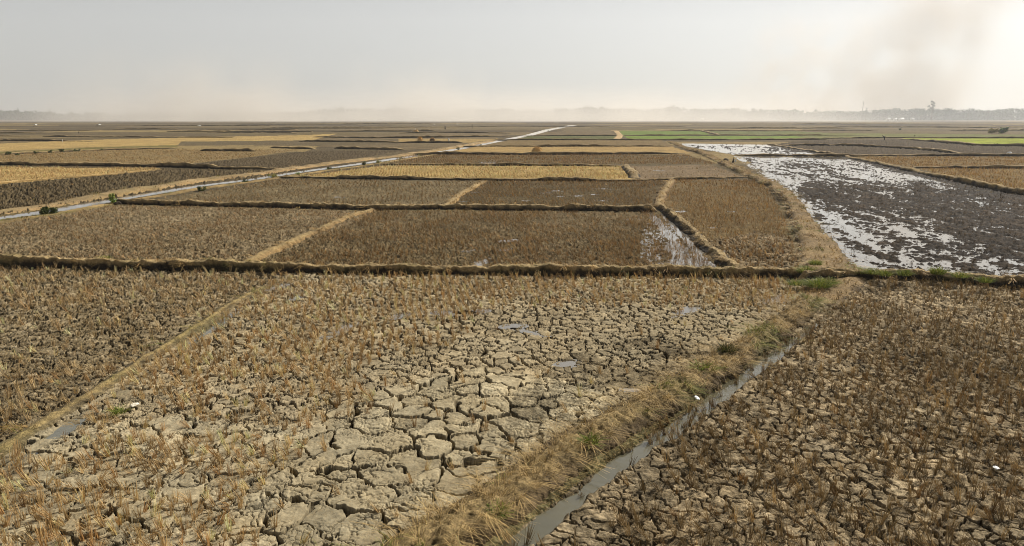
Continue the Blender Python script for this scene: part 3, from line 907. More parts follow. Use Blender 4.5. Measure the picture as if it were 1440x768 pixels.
def bank_grass():
    AV, AF, AC = [], [], []
    off = 0
    for b in BUNDS:
        if b['grass'] <= 0 or b['d'] > 170:
            continue
        P = b['P']
        L = b['q'][-1]
        d = b['d']
        per = (95 if d < 30 else 60 if d < 50 else 26 if d < 100 else 9) * b['grass']
        n = int(L * per * np.mean(b['top']) * 1.5)
        n = min(n, 90000)
        # clumps
        nc = max(4, n // 9)
        ci = RNG.integers(0, len(P), nc)
        clx = RNG.normal(0, 0.075, nc); cly = RNG.normal(0, 0.075, nc)
        ch = 0.5 + 0.9 * RNG.random(nc)
        ctint = 0.62 + 0.6 * RNG.random(nc)
        cj = np.clip((RNG.normal(0, 0.42, nc) + 1) / 2, 0.14, 0.86)
        hang = RNG.random(nc) < 0.4
        cj = np.where(hang, np.where(RNG.random(nc) < .5, 0.2, 0.8) + RNG.normal(0, 0.03, nc), cj)
        keep = fbm(P[ci, 0], P[ci, 1], 0.6, 3, b['sd'] + 31) > 0.36
        T = RNG.integers(0, nc, n)
        T = T[keep[T] | (RNG.random(n) < 0.25)]
        n = len(T)
        i = ci[T]
        jj = np.clip((cj[T] + RNG.normal(0, 0.03, n)) * (b['K'] - 1), 0, b['K'] - 1).astype(int)
        i = np.clip(i + RNG.integers(-1, 2, n), 0, len(P) - 1)
        bx = b['XX'][i, jj] + RNG.normal(0, 0.02, n)
        by = b['YY'][i, jj] + RNG.normal(0, 0.02, n)
        bz = b['Z'][i, jj] - 0.02
        side = (jj / (b['K'] - 1) - .5) * 2
        h = b['gh'] * ch[T] * (0.5 + 0.8 * RNG.random(n)) * np.where(d > 60, 1.4, 1)
        out = side * np.where(hang[T], 0.30, 0.12)
        lx = clx[T] * 1.4 + b['nr'][i, 0] * out + RNG.normal(0, .05, n)
        ly = cly[T] * 1.4 + b['nr'][i, 1] * out + RNG.normal(0, .05, n)
        c = b['gcol'][None, :] * (ctint[T] * (0.6 + 0.7 * RNG.random(n)))[:, None]
        if b['green'] > 0:
            gm = (fbm(bx, by, 0.55, 3, b['sd'] + 17) > 0.6 - 0.05 * b['green']) & (RNG.random(n) < 0.35 + 0.5 * b['green'])
            c = np.where(gm[:, None], lin((132, 136, 52))[None, :] * (0.6 + 0.6 * RNG.random(n))[:, None], c)
        c = np.clip(c, 0.004, 0.75)
        w = 0.010 * (1 if d < 30 else 1.5 if d < 50 else 2.6) * (0.6 + 0.8 * RNG.random(n)) * b['gw'] ** 0.3
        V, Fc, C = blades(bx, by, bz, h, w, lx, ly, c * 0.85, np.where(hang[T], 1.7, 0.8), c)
        AV.append(V); AF.append(Fc + off); AC.append(C)
        off += len(V)
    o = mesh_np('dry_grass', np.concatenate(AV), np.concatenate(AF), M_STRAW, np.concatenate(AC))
    tag(o, 'dry straw-coloured grass growing along the earth banks', 'grass', None, 'stuff')


bank_grass()

# ------------------------------------------------------------------ plants
def leaf_cloud(centres, radii, n, size, cols, flat=1.0, shell=0.55):
    """leaf-sized faces through the volume of several lobes"""
    centres = np.asarray(centres, float)
    radii = np.asarray(radii, float)
    w = radii ** 2
    k = RNG.choice(len(centres), n, p=w / w.sum())
    d = RNG.normal(0, 1, (n, 3))
    d /= np.linalg.norm(d, axis=1)[:, None]
    r = radii[k] * (shell + (1 - shell) * RNG.random(n)) * (0.85 + 0.3 * RNG.random(n))
    p = centres[k] + d * r[:, None] * np.array([1, 1, flat])
    nrm = d + RNG.normal(0, 0.6, (n, 3)) + np.array([0, 0, 0.3])
    nrm /= np.linalg.norm(nrm, axis=1)[:, None]
    a = np.cross(nrm, RNG.normal(0, 1, (n, 3)))
    a /= np.linalg.norm(a, axis=1)[:, None] + 1e-9
    b = np.cross(nrm, a)
    s = size * (0.6 + 0.8 * RNG.random(n))
    V = np.empty((n, 4, 3))
    V[:, 0] = p - a * s[:, None]
    V[:, 1] = p - b * s[:, None] * .45
    V[:, 2] = p + a * s[:, None]
    V[:, 3] = p + b * s[:, None] * .45
    cols = lin(np.array(cols))
    clump = RNG.integers(0, len(cols), len(centres))
    ci = np.where(RNG.random(n) < 0.6, clump[k], RNG.integers(0, len(cols), n))
    C = np.repeat((cols[ci] * (0.7 + 0.6 * RNG.random(n))[:, None])[:, None, :], 4, 1)
    return V.reshape(-1, 3), np.arange(n * 4).reshape(-1, 4), C.reshape(-1, 3)


def tube(paths, sides=6):
    """tapered tubes along point lists of (x, y, z, r)"""
    V, Fc = [], []
    for path in paths:
        path = [np.array(p, float) for p in path]
        base = len(V)
        for i, p in enumerate(path):
            a = path[max(0, i - 1)][:3]
            b = path[min(len(path) - 1, i + 1)][:3]
            t = (b - a) / (np.linalg.norm(b - a) + 1e-9)
            u = np.cross(t, [0.3, 0.9, 0.1]); u /= np.linalg.norm(u) + 1e-9
            v = np.cross(t, u)
            for s in range(sides):
                an = 2 * math.pi * s / sides
                V.append(p[:3] + (u * math.cos(an) + v * math.sin(an)) * p[3])
        for i in range(len(path) - 1):
            for s in range(sides):
                s2 = (s + 1) % sides
                Fc.append((base + i * sides + s, base + i * sides + s2, base + (i + 1) * sides + s2, base + (i + 1) * sides + s))
        top = base + (len(path) - 1) * sides
        if sides == 6:
            Fc.append((top, top + 1, top + 2, top + 3)); Fc.append((top + 3, top + 4, top + 5, top))
            Fc.append((base + 3, base + 2, base + 1, base)); Fc.append((base, base + 5, base + 4, base + 3))
    return np.array(V), np.array(Fc)


M_BARK = mat_plain('bark', (92, 76, 58), 0.9)
GREEN_D = [(66, 74, 34), (84, 92, 40), (52, 60, 30), (96, 100, 48)]
GREEN_L = [(122, 138, 48), (100, 122, 44), (148, 156, 66), (84, 104, 40)]
GREEN_Y = [(150, 146, 70), (132, 128, 60), (168, 158, 84), (112, 112, 50)]


def bush(px, py, wpx, hpx, cols, label, group=None, n=700, name='bush', cat='bush', sink=0.05):
    x, y = at(px, py)
    W, H = px_h(px, py, wpx), px_h(px, py, hpx)
    o = empty(name, (x, y, gz(x, y) - sink), label, cat, group)
    cs, rs = [], []
    m = 9
    for i in range(m):
        a = random.uniform(0, 6.28)
        rr = random.uniform(0.0, 0.4) * W
        r_ = random.uniform(0.17, 0.34) * min(W, H * 1.3)
        cs.append((math.cos(a) * rr, math.sin(a) * rr, random.uniform(0.25, 0.95) * max(0.1, H - r_)))
        rs.append(r_)
    V, Fc, C = leaf_cloud(cs, rs, n, max(W, H) * 0.065, cols, 0.9, 0.1)
    V[:, 2] = np.maximum(V[:, 2], 0.0)
    mesh_np('foliage', V, Fc, M_LEAF, C, parent=o)
    st = []
    for i in range(5):
        c = cs[i]
        st.append([(0.03 * i, 0, 0, 0.018 * H + .006), (c[0] * .5, c[1] * .5, c[2] * .6, 0.012 * H + .004), (c[0], c[1], c[2] + rs[i] * .5, 0.004 * H + .002)])
    tv, tf = tube(st)
    mesh_np('stem', tv, tf, M_BARK, parent=o)
    return o


GB = 'bushes along the canal'
bush(65, 301, 32, 13, GREEN_D, 'dark green spreading bush hanging over the near end of the canal', GB, 900)
bush(158, 287, 13, 18, GREEN_L, 'slim light green sapling beside the canal', GB, 500, 'sapling', 'sapling')
bush(282, 269, 16, 9, GREEN_D, 'round dark bush on the canal bank between the sapling and the bend', GB, 500)
bush(345, 257, 12, 8, GREEN_D, 'small dark bush beside the canal before the pale wedge of straw', GB, 400)
bush(306, 252, 18, 7, GREEN_Y, 'olive bush on the far bank of the canal', GB, 400)
bush(384, 250, 14, 7, GREEN_Y, 'olive weed clump where the canal narrows behind the bank', GB, 350)
bush(419, 246, 8, 6, GREEN_L, 'tiny light green clump on the canal bank near the straw field tip', GB, 300)
bush(462, 237, 16, 6, GREEN_D, 'low dark weeds on the canal bank beside the straw field', GB, 300)
bush(512, 233, 10, 8, GREEN_D, 'dark round bush on the canal beside the straw field corner', GB, 400)
bush(532, 230, 10, 6, GREEN_Y, 'small olive bush next to the straw field corner', GB, 300)
bush(565, 222, 11, 5, GREEN_D, 'black-green bush on the canal before the brown strip', GB, 300)
bush(590, 218, 9, 4, GREEN_Y, 'flat olive weeds on the canal bank beside the brown strip', GB, 300)
bush(644, 211, 7, 6, GREEN_D, 'dark round bush in the canal line below the white post', GB, 300)
bush(676, 206, 5, 4, GREEN_D, 'tiny dark bush on the bright far stretch of canal', GB, 250)
bush(747, 192, 3, 3, GREEN_D, 'tiny dark tuft where the canal meets the green strip', GB, 200)
bush(771, 184, 3, 3, GREEN_D, 'tiny dark tuft on the last stretch of the canal', GB, 200)
GW = 'weeds along the far bank'
for q in ((12, 218, 13, 6, 'dark weed clump at the near end of the weedy bank'), (24, 218.5, 9, 4, 'low dark weeds beside the first clump of the weedy bank'), (50, 216.5, 9, 5, 'third weed clump along the weedy bank'), (72, 215, 9, 5, 'dark rounded weeds midway along the weedy bank'),
          (88, 213.8, 13, 5, 'broad weed clump along the weedy bank'), (106, 213, 15, 4, 'long low weed patch on the weedy bank'), (143, 211.5, 7, 4, 'small dark bush at the far end of the weedy bank')):
    bush(q[0], q[1], q[2], q[3], GREEN_D, q[4], GW, 350, 'weed_clump', 'weeds')
bush(1395, 187.6, 15, 10, [(150, 136, 84), (164, 148, 92), (128, 120, 70)], 'pale yellowish rounded bush beside the dark green one on the plain', None, 900)
bush(1409, 187.8, 15, 11.5, [(56, 80, 40), (76, 104, 44), (44, 62, 36), (104, 128, 52)], 'dark green rounded bush beside the pale one on the plain', None, 1100)
bush(1265, 183.2, 5, 5, [(72, 88, 70), (84, 98, 76)], 'tiny grey-green tree alone beyond the green strip', None, 300)
bush(1286, 192, 3, 3, GREEN_D, 'tiny dark bush on the bank behind the yellow-green field', None, 200)
bush(1402, 204.5, 9, 4, GREEN_D, 'flat dark weeds in front of the yellow-green field', None, 250, 'weed_clump', 'weeds')
bush(1425, 205, 16, 5, [(84, 78, 50), (72, 74, 44)], 'brownish weeds on the bank of the yellow-green field', None, 300, 'weed_clump', 'weeds')


def grass_tuft(px, py, rad, n, hgt, label, cols=((140, 150, 56), (118, 134, 46), (170, 164, 84), (96, 110, 40)), zoff=0.0):
    x, y = at(px, py)
    cols = lin(np.array(cols))
    a = RNG.random(n) * 6.283
    r = np.sqrt(RNG.random(n)) * rad
    bx, by = np.cos(a) * r, np.sin(a) * r * 0.8
    h = hgt * (0.4 + 0.7 * RNG.random(n)) * (1 - 0.35 * r / rad)
    lx = np.cos(a) * r * .5 + RNG.normal(0, 0.07, n)
    ly = np.sin(a) * r * .5 + RNG.normal(0, 0.07, n)
    c = cols[RNG.integers(0, len(cols), n)] * (0.65 + 0.6 * RNG.random(n))[:, None]
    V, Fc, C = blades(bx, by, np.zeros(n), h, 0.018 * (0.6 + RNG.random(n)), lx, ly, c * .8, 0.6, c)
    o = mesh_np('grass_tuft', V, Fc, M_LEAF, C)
    o.location = (x, y, zoff)
    tag(o, label, 'grass tuft', 'green grass tufts on the banks')


grass_tuft(1134, 392, 0.42, 420, 0.48, 'green grass tuft where the front bank meets the broad path', zoff=0.3)
grass_tuft(1150, 408, 0.51, 620, 0.48, 'largest green grass tuft at the junction of the banks', zoff=0.16)
grass_tuft(1146, 380, 0.30, 260, 0.38, 'small green tuft at the top of the bank junction', zoff=0.30)
grass_tuft(1163, 404, 0.45, 320, 0.36, 'green tuft beside the black clods at the path corner', zoff=0.2)
grass_tuft(1120, 405, 0.4, 300, 0.34, 'green tuft hanging over the dark end of the front bank', zoff=0.15)
grass_tuft(1226, 394, 0.4, 300, 0.34, 'green tuft between the path corner and the puddled field', zoff=0.34)
grass_tuft(1348, 401, 0.35, 240, 0.36, 'green tuft on the bank past the tall spiky one', zoff=0.4)
grass_tuft(1205, 391, 0.42, 380, 0.35, 'green tuft on the path corner before the puddled field', zoff=0.28)
grass_tuft(1243, 399, 0.26, 220, 0.42, 'green tuft on the bank just past the path corner', zoff=0.40)
grass_tuft(1270, 399, 0.30, 260, 0.42, 'broad green tuft on the bank below the puddled field', zoff=0.42)
grass_tuft(1317, 397, 0.30, 320, 0.51, 'tall spiky green tuft on top of the bank below the puddled field', zoff=0.42)
grass_tuft(1383, 408, 0.26, 200, 0.38, 'green tuft on the bank nearest the frame edge', zoff=0.38)
grass_tuft(1125, 437, 0.19, 160, 0.32, 'bright green little tuft beside the white litter', zoff=0.25)
grass_tuft(990, 532, 0.30, 300, 0.38, 'yellow-green tuft on the bank of dry golden grass', zoff=0.22)
grass_tuft(830, 634, 0.19, 160, 0.32, 'small green tuft low on the stream bank', zoff=0.2)
grass_tuft(712, 690, 0.14, 140, 0.26, 'bright green shoots at the foot of the stream bank', zoff=0.1)
grass_tuft(700, 735, 0.17, 160, 0.26, 'green shoots nearest the camera on the stream bank', zoff=0.18)
grass_tuft(148, 376, 0.24, 200, 0.38, 'green tuft alone on the long front bank', zoff=0.38)
grass_tuft(1022, 508, 0.26, 240, 0.54, 'dark leafy weed on the golden grass bank', ((74, 80, 36), (92, 92, 42), (60, 62, 30), (110, 96, 52)), zoff=0.25)
grass_tuft(168, 584, 0.17, 120, 0.19, 'little green tuft on the low bank beside the rill', zoff=0.08)

# ------------------------------------------------------------------ straw heaps, posts, shelters, litter
M_HEAP = mat_plain('heap_straw', (206, 168, 104), 0.9, 0.4, 9.0)
M_CLOD = mat_plain('dark_earth', (70, 58, 44), 0.95, 0.4, 5.0)
M_TARP = mat_plain('white_tarpaulin', (236, 236, 232), 0.55, 0.06)
M_WOOD = mat_plain('grey_wood', (96, 84, 70), 0.85)
M_PALE = mat_plain('pale_paint', (226, 222, 210), 0.6, 0.08)
M_STONE = mat_plain('pale_stone', (214, 204, 182), 0.8, 0.15)


def mound(name, W, D_, H, mat, sd, parent=None, ridge=0.25, hairs=0, hair_col=None):
    nu, nv = 28, 12
    V, Fc = [], []
    for j in range(nv + 1):
        t = j / nv
        for i in range(nu):
            a = 2 * math.pi * i / nu
            rr = math.cos(t * math.pi / 2) ** 0.8
            x, y = math.cos(a) * rr * W / 2, math.sin(a) * rr * D_ / 2
            z = H * math.sin(t * math.pi / 2) ** 1.1
            k = 1 + ridge * (float(vnoise(np.array(x * 4 / W + sd + z), np.array(y * 4 / D_ + 3.3), sd)) - .5) * 2
            V.append((x * k, y * k, z * (0.85 + 0.3 * k * .5) - 0.06))
    for j in range(nv):
        for i in range(nu):
            i2 = (i + 1) % nu
            Fc.append((j * nu + i, j * nu + i2, (j + 1) * nu + i2, (j + 1) * nu + i))
    o = mesh_np(name, V, Fc, mat, smooth=True, parent=parent)
    return o


def heap(px, py, wpx, hpx, label, name='straw_heap', mat=None, hair=True, cat='straw heap', depth=0.8):
    x, y = at(px, py)
    W, H = px_h(px, py, wpx), px_h(px, py, hpx)
    o = empty(name, (x, y, gz(x, y)), label, cat)
    sd = random.randint(1, 999)
    body = mound('straw_body' if hair else 'earth_body', W, W * depth, H, mat or M_HEAP, sd, o)
    if hair:
        n = 1100
        a = RNG.random(n) * 6.283
        t = RNG.random(n)
        rr = np.cos(t * 1.57) ** .8
        bx, by, bz = np.cos(a) * rr * W / 2, np.sin(a) * rr * W * depth / 2, H * np.sin(t * 1.57) - 0.05
        c = lin((214, 176, 112))[None, :] * (0.5 + 0.7 * RNG.random(n))[:, None]
        V, Fc, C = blades(bx, by, bz, H * (0.05 + .14 * RNG.random(n)), np.full(n, 0.03), np.cos(a) * W * .12, np.sin(a) * W * .12, c, 0.6, c)
        mesh_np('loose_straw', V, Fc, M_STRAW, C, parent=o)
    return o


heap(755, 216.6, 15, 9.5, 'rounded straw heap alone on the tan strip')
heap(591, 200.3, 8, 7.2, 'tall pointed straw shock on the thin tan strip beyond the canal')
heap(608, 200.2, 8, 6, 'dark weathered straw heap with a white sheet at its foot', mat=M_CLOD)
heap(585, 186, 7, 3.5, 'small pale straw heap far out beyond the shocks')
heap(1020, 226.5, 9, 4.5, 'dark mud heap in the water near the walking person', 'mud_heap', M_CLOD, False, 'mud heap')
heap(1127, 327, 15, 6, 'black clods heaped on the broad grassy path', 'clod_heap', M_CLOD, False, 'clod heap')
heap(1163, 406, 15, 5, 'black clods lying at the corner of the broad path', 'clod_heap', M_CLOD, False, 'clod heap')
heap(166, 287.5, 11, 5, 'dark clods beside the slim sapling', 'clod_heap', M_CLOD, False, 'clod heap')


def sheet(px, py, wpx, hpx, label, name='plastic_sheet', cat='plastic sheet', mat=None, tall=0.15, zoff=0.0):
    """a crumpled sheet or scrap lying on the ground"""
    x, y = at(px, py)
    W = px_h(px, py, wpx)
    Dp = max(W * 0.5, px_h(px, py, hpx) * 2.5)
    n = 14
    sd = random.randint(1, 999)
    g = np.linspace(-1, 1, n)
    U, V_ = np.meshgrid(g, g)
    rr = 1 + 0.35 * (fbm(U, V_, 1.3, 2, sd) - .5) * 2
    X = U * W / 2 * rr
    Y = V_ * Dp / 2 * rr * (1 - 0.4 * U ** 2)
    Z = tall * W * (1 - 0.5 * (U ** 2 + V_ ** 2)) * (0.3 + 1.1 * fbm(U, V_, 1.9, 3, sd + 5)) + 0.02
    idx = np.arange(n * n).reshape(n, n)
    f = np.stack([idx[:-1, :-1], idx[:-1, 1:], idx[1:, 1:], idx[1:, :-1]], -1).reshape(-1, 4)
    o = mesh_np(name, np.stack([X.ravel(), Y.ravel(), Z.ravel()], 1), f, mat or M_TARP, smooth=True)
    md = o.modifiers.new('thickness', 'SOLIDIFY')
    md.thickness = 0.006
    o.location = (x, y, max(gz(x, y), 0) + 0.01 + zoff)
    tag(o, label, cat)
    return o


sheet(1110, 440, 15, 6, 'crumpled white plastic bag lying on the grass at the bank junction', 'plastic_bag', 'plastic bag', zoff=0.18, tall=.3)
sheet(1133, 436, 8, 3, 'small white plastic scrap beside the bright green tuft', 'plastic_scrap', 'litter', zoff=0.2)
sheet(1400, 663, 7, 4, 'tiny white scrap lost in the brown stubble', 'plastic_scrap', 'litter', zoff=0.05, tall=.3)
sheet(189, 573, 9, 5, 'pale stone lying on the cracked soil by the rill', 'pale_stone', 'stone', M_STONE, .45, .02)
sheet(979, 567, 6, 5, 'round white scrap on the stream bank', 'plastic_scrap', 'litter', zoff=0.12, tall=.4)
sheet(612, 200.6, 6, 1.5, 'white sheet spread at the foot of the dark straw heap', 'plastic_sheet', 'sheet', tall=.2)
sheet(1092, 218.3, 18, 1.6, 'long pale sheet lying along the cross bank', 'plastic_sheet', 'sheet', M_PALE, tall=.05, zoff=0.35)
sheet(1420, 216.5, 4, 3.4, 'round white sack standing out on the dark ploughed field', 'white_sack', 'sack', tall=.7)


def post(px, py, hpx, wpx, mat, label, name='post', cat='post'):
    x, y = at(px, py)
    H, r = px_h(px, py, hpx), px_h(px, py, wpx) / 2
    tv, tf = tube([[(0, 0, -0.1, r), (0.01, 0, H * .5, r * .95), (0.02 * H, 0, H * .97, r * .9), (0.02 * H, 0, H, r * .7)]])
    o = mesh_np(name, tv, tf, mat)
    o.location = (x, y, gz(x, y))
    tag(o, label, cat)


post(631, 200.6, 5.6, 2.0, M_PALE, 'thick white marker post on the tan strip beyond the canal')
post(626, 182, 4.2, 1.8, M_CLOD, 'thick dark post far out on the grey plain')
post(664, 180.5, 5.5, 0.7, M_WOOD, 'thin dark pole far out on the hazy plain', 'pole', 'pole')
post(111, 187.6, 2.6, 1.0, M_CLOD, 'short dark post on the far tan strip')
post(88, 200, 3.6, 0.9, M_PALE, 'thin pale stake on the bank before the golden band', 'stake', 'stake')
post(584, 184.5, 3.6, 0.8, M_PALE, 'thin leaning pale stake beside the small far straw heap', 'stake', 'stake')


def shelter(px, py, wpx, hpx, label):
    x, y = at(px, py)
    W, H = px_h(px, py, wpx), px_h(px, py, hpx)
    o = empty('field_shelter', (x, y, gz(x, y)), label, 'field shelter', 'white field shelters on the far plain')
    n = 9
    g = np.linspace(-1, 1, n)
    U, V_ = np.meshgrid(g, g)
    Z = H * (0.55 + 0.45 * np.cos(U * 1.35)) - 0.06 * H * V_ ** 2
    idx = np.arange(n * n).reshape(n, n)
    f = np.stack([idx[:-1, :-1], idx[:-1, 1:], idx[1:, 1:], idx[1:, :-1]], -1).reshape(-1, 4)
    r = mesh_np('canopy', np.stack([U.ravel() * W / 2, V_.ravel() * W * .35, Z.ravel()], 1), f, M_TARP, smooth=True, parent=o)
    r.modifiers.new('thickness', 'SOLIDIFY').thickness = 0.02
    for sx in (-1, 1):
        for sy in (-1, 1):
            tv, tf = tube([[(sx * W * .42, sy * W * .3, -0.1, .05), (sx * W * .42, sy * W * .3, H * .62, .045)]])
            mesh_np('pole', tv, tf, M_WOOD, parent=o)


shelter(50, 178.3, 4.4, 3.6, 'nearest-to-edge white shelter standing out on the tan plain')
shelter(139, 177, 5.0, 2.6, 'low white shelter farther along the tan plain')
shelter(280, 179, 5.4, 3.0, 'white shelter on the plain before the hazy dust')
shelter(610, 176.5, 3.2, 2.2, 'small white shelter far off below the dust')
shelter(643, 176.8, 3.0, 2.6, 'tiny white shelter far off near the thin pole')


# ------------------------------------------------------------------ people
def person(name_label, px, py, joints, edges, lab, scale, rz, paints, hat=None):
    """one continuous skinned body; joints: name -> (x, y, z, r)"""
    x, y = at(px, py)
    root = empty('person', (x, y, gz(x, y)), name_label, 'person', rz=rz)
    names = list(joints)
    me = bpy.data.meshes.new('body')
    me.from_pydata([tuple(c * scale for c in joints[k][:3]) for k in names], [(names.index(a), names.index(b)) for a, b in edges], [])
    o = bpy.data.objects.new('body', me)
    COL.objects.link(o)
    md = o.modifiers.new('skin', 'SKIN')
    for i, k in enumerate(names):
        sv = me.skin_vertices[0].data[i]
        r = joints[k][3] * scale
        sv.radius = (r, r)
        sv.use_root = (k == 'pelvis')
    o.modifiers.new('sub', 'SUBSURF').levels = 2
    o.modifiers['sub'].render_levels = 2
    bpy.context.view_layer.update()
    ev = o.evaluated_get(bpy.context.evaluated_depsgraph_get())
    m2 = bpy.data.meshes.new_from_object(ev)
    o.modifiers.clear()
    o.data = m2
    m2.materials.clear()
    mats = [mat_plain('cloth_shirt', paints[0]), mat_plain('cloth_trousers', paints[1]), mat_plain('skin', (104, 74, 54), 0.6, 0.1)]
    for m in mats:
        m2.materials.append(m)
    J = np.array([joints[k][:3] for k in names]) * scale
    for p in m2.polygons:
        p.use_smooth = True
        c = np.array(p.center)
        k = names[int(np.argmin(((J - c) ** 2).sum(1)))]
        p.material_index = 2 if lab.get(k) == 'skin' else 1 if lab.get(k) == 'legs' else 0
    o.parent = root
    if hat:
        hx = joints['head']
        mo = mound('hair', 0.2 * scale, 0.22 * scale, 0.14 * scale, mat_plain('dark_hair', (26, 22, 20)), 5, root, 0.05)
        mo.location = (hx[0] * scale, hx[1] * scale, hx[2] * scale + 0.06 * scale)
    return root


LEGS = {k: 'legs' for k in ('pelvis', 'hipL', 'hipR', 'kneeL', 'kneeR', 'ankL', 'ankR')}
SKIN = {k: 'skin' for k in ('head', 'crown', 'chin', 'nose', 'handL', 'handR', 'fingL', 'fingR', 'toeL', 'toeR', 'heelL', 'heelR', 'neck')}
EDG = [('pelvis', 'hipL'), ('hipL', 'kneeL'), ('kneeL', 'ankL'), ('ankL', 'toeL'), ('pelvis', 'hipR'), ('hipR', 'kneeR'), ('kneeR', 'ankR'), ('ankR', 'toeR'),
       ('pelvis', 'waist'), ('waist', 'chest'), ('chest', 'neck'), ('neck', 'head'), ('head', 'crown'), ('head', 'nose'),
       ('chest', 'shL'), ('shL', 'elL'), ('elL', 'handL'), ('handL', 'fingL'), ('chest', 'shR'), ('shR', 'elR'), ('elR', 'handR'), ('handR', 'fingR')]
walk = dict(pelvis=(0, 0, .9, .13), hipL=(-.05, .09, .84, .10), kneeL=(-.16, .1, .48, .065), ankL=(-.30, .1, .08, .045), toeL=(-.20, .1, .03, .035),
            hipR=(.05, -.09, .84, .10), kneeR=(.20, -.1, .48, .065), ankR=(.24, -.1, .08, .045), toeR=(.36, -.1, .03, .035),
            waist=(.01, 0, 1.06, .125), chest=(.04, 0, 1.30, .145), neck=(.06, 0, 1.46, .055), head=(.08, 0, 1.58, .095), crown=(.08, 0, 1.68, .07), nose=(.17, 0, 1.57, .025),
            shL=(.03, .19, 1.37, .06), elL=(.12, .24, 1.10, .045), handL=(.24, .2, .9, .035), fingL=(.29, .2, .83, .02),
            shR=(.05, -.19, 1.37, .06), elR=(-.03, -.25, 1.10, .045), handR=(.1, -.26, .9, .035), fingR=(.13, -.26, .82, .02))
person('person in dark clothes walking along the edge of the puddled field with a pale bundle', 1030.5, 233, walk, EDG, {**LEGS, **SKIN}, 0.80, 0.15, ((34, 34, 42), (30, 30, 38)), True)
sx_, sy_ = at(1033.2, 233)
sk = mound('carried_bundle', 0.26, 0.26, 0.42, M_TARP, 3, None, 0.15)
sk.location = (sx_ + 0.02, sy_ - 0.12, gz(sx_, sy_) + 0.72)
tag(sk, 'pale bundle held by the walking person', 'bundle')
bend = dict(pelvis=(0, 0, .92, .13), hipL=(.02, .1, .86, .10), kneeL=(.03, .12, .48, .065), ankL=(-.02, .13, .08, .045), toeL=(-.13, .13, .03, .035),
            hipR=(.02, -.1, .86, .10), kneeR=(.05, -.12, .48, .065), ankR=(.08, -.13, .08, .045), toeR=(-.03, -.13, .03, .035),
            waist=(-.12, 0, 1.05, .125), chest=(-.36, 0, 1.22, .15), neck=(-.52, 0, 1.33, .055), head=(-.62, 0, 1.42, .095), crown=(-.68, 0, 1.5, .07), nose=(-.7, 0, 1.36, .025),
            shL=(-.36, .2, 1.28, .06), elL=(-.10, .32, 1.30, .045), handL=(.2, .34, 1.20, .035), fingL=(.28, .34, 1.18, .02),
            shR=(-.38, -.2, 1.26, .06), elR=(-.08, -.3, 1.22, .045), handR=(.26, -.3, 1.14, .035), fingR=(.34, -.3, 1.12, .02))
person('person in black bent forward with arms swung back before the green field', 1243.5, 197.6, bend, EDG, {**LEGS, **SKIN}, 1.15, 0.0, ((26, 26, 30), (24, 24, 28)), True)

# ------------------------------------------------------------------ trees, mast and houses on the horizon
def tree(px, ytop, wpx, dist, label, name='tree', cols=GREEN_D, lobes=9, layered=False, n=700, crown_lo=0.3):
    x = (px - 720) / FPX * dist
    mp = dist / FPX
    H = (HOR - ytop) * mp + CAM_H
    W = wpx * mp
    o = empty(name, (x, dist, 0), label, 'tree', 'single trees on the horizon')
    cs, rs = [], []
    for i in range(lobes):
        a = random.uniform(0, 6.28)
        if layered:
            z = H * (0.52 + 0.42 * i / (lobes - 1))
            rr = random.uniform(.15, .42) * W * (0.7 if i < 3 else 1)
            r_ = random.uniform(.13, .2) * W
        else:
            z = H * random.uniform(crown_lo, .88)
            rr = random.uniform(0, .33) * W * (1 - abs(z / H - .6))
            r_ = random.uniform(.16, .26) * W
        cs.append((math.cos(a) * rr, math.sin(a) * rr, min(z, H - r_ * .8)))
        rs.append(r_)
    V, Fc, C = leaf_cloud(cs, rs, n, W * 0.05, cols, 0.75, .3)
    mesh_np('crown', V, Fc, M_LEAF, C, parent=o)
    r0 = 0.022 * H + 0.1
    paths = [[(0, 0, -0.3, r0), (0.02 * H, 0, H * .3, r0 * .75), (0, 0, H * .6, r0 * .5), (0, 0.01 * H, H * .8, r0 * .2)]]
    for c, r_ in list(zip(cs, rs))[:6]:
        paths.append([(0, 0, min(H * .5, c[2] * .7), r0 * .45), (c[0] * .6, c[1] * .6, c[2] * .9, r0 * .3), (c[0], c[1], c[2] + r_ * .3, r0 * .12)])
    tv, tf = tube(paths)
    mesh_np('trunk', tv, tf, M_BARK, parent=o)


FAR_G = [(64, 74, 52), (74, 84, 58), (56, 66, 48)]
TD = 1330
tree(1295, 142.5, 13, 1260, 'tallest tree on the horizon with flat layered crown', cols=FAR_G, lobes=10, layered=True, n=600)
tree(1205, 151, 9, 1250, 'round dark tree beside the thin mast', cols=FAR_G, n=500)
tree(1118, 153, 8, 1270, 'first dark round tree at the edge of the dust', cols=FAR_G, n=400)
tree(1136, 152.5, 16, 1280, 'broad tree between the dust and the mast', cols=FAR_G, n=600)
tree(1345, 150, 6, 1290, 'small tree sticking up past the tallest tree', cols=FAR_G, n=300)
tree(1372, 151, 7, 1290, 'second small tree past the tallest tree', cols=FAR_G, n=300)
tree(1280, 149.5, 16, 1330, 'broad tree close before the tallest one', cols=FAR_G, n=500)
tree(1425, 150.5, 9, 1300, 'small tree at the end of the horizon wood', cols=FAR_G, n=300)
tree(43, 150.8, 8, 1300, 'dark tree rising over the dim wood at the other end of the horizon', cols=FAR_G, n=300)
tree(68, 152.5, 8, 1290, 'thin tree at the edge of the dim wood', cols=FAR_G, n=300)
tree(88, 151, 6, 1290, 'last narrow tree of the dim wood before the dust', cols=FAR_G, n=300)
tree(287, 150.5, 9, 1320, 'faint tree alone in the pale dust', cols=FAR_G, n=300)
tree(486, 148, 14, 1320, 'faint broad tree rising left of the dust plume', cols=FAR_G, n=400) if False else tree(486, 148, 14, 1320, 'faint broad tree rising beside the dust plume', cols=FAR_G, n=400)
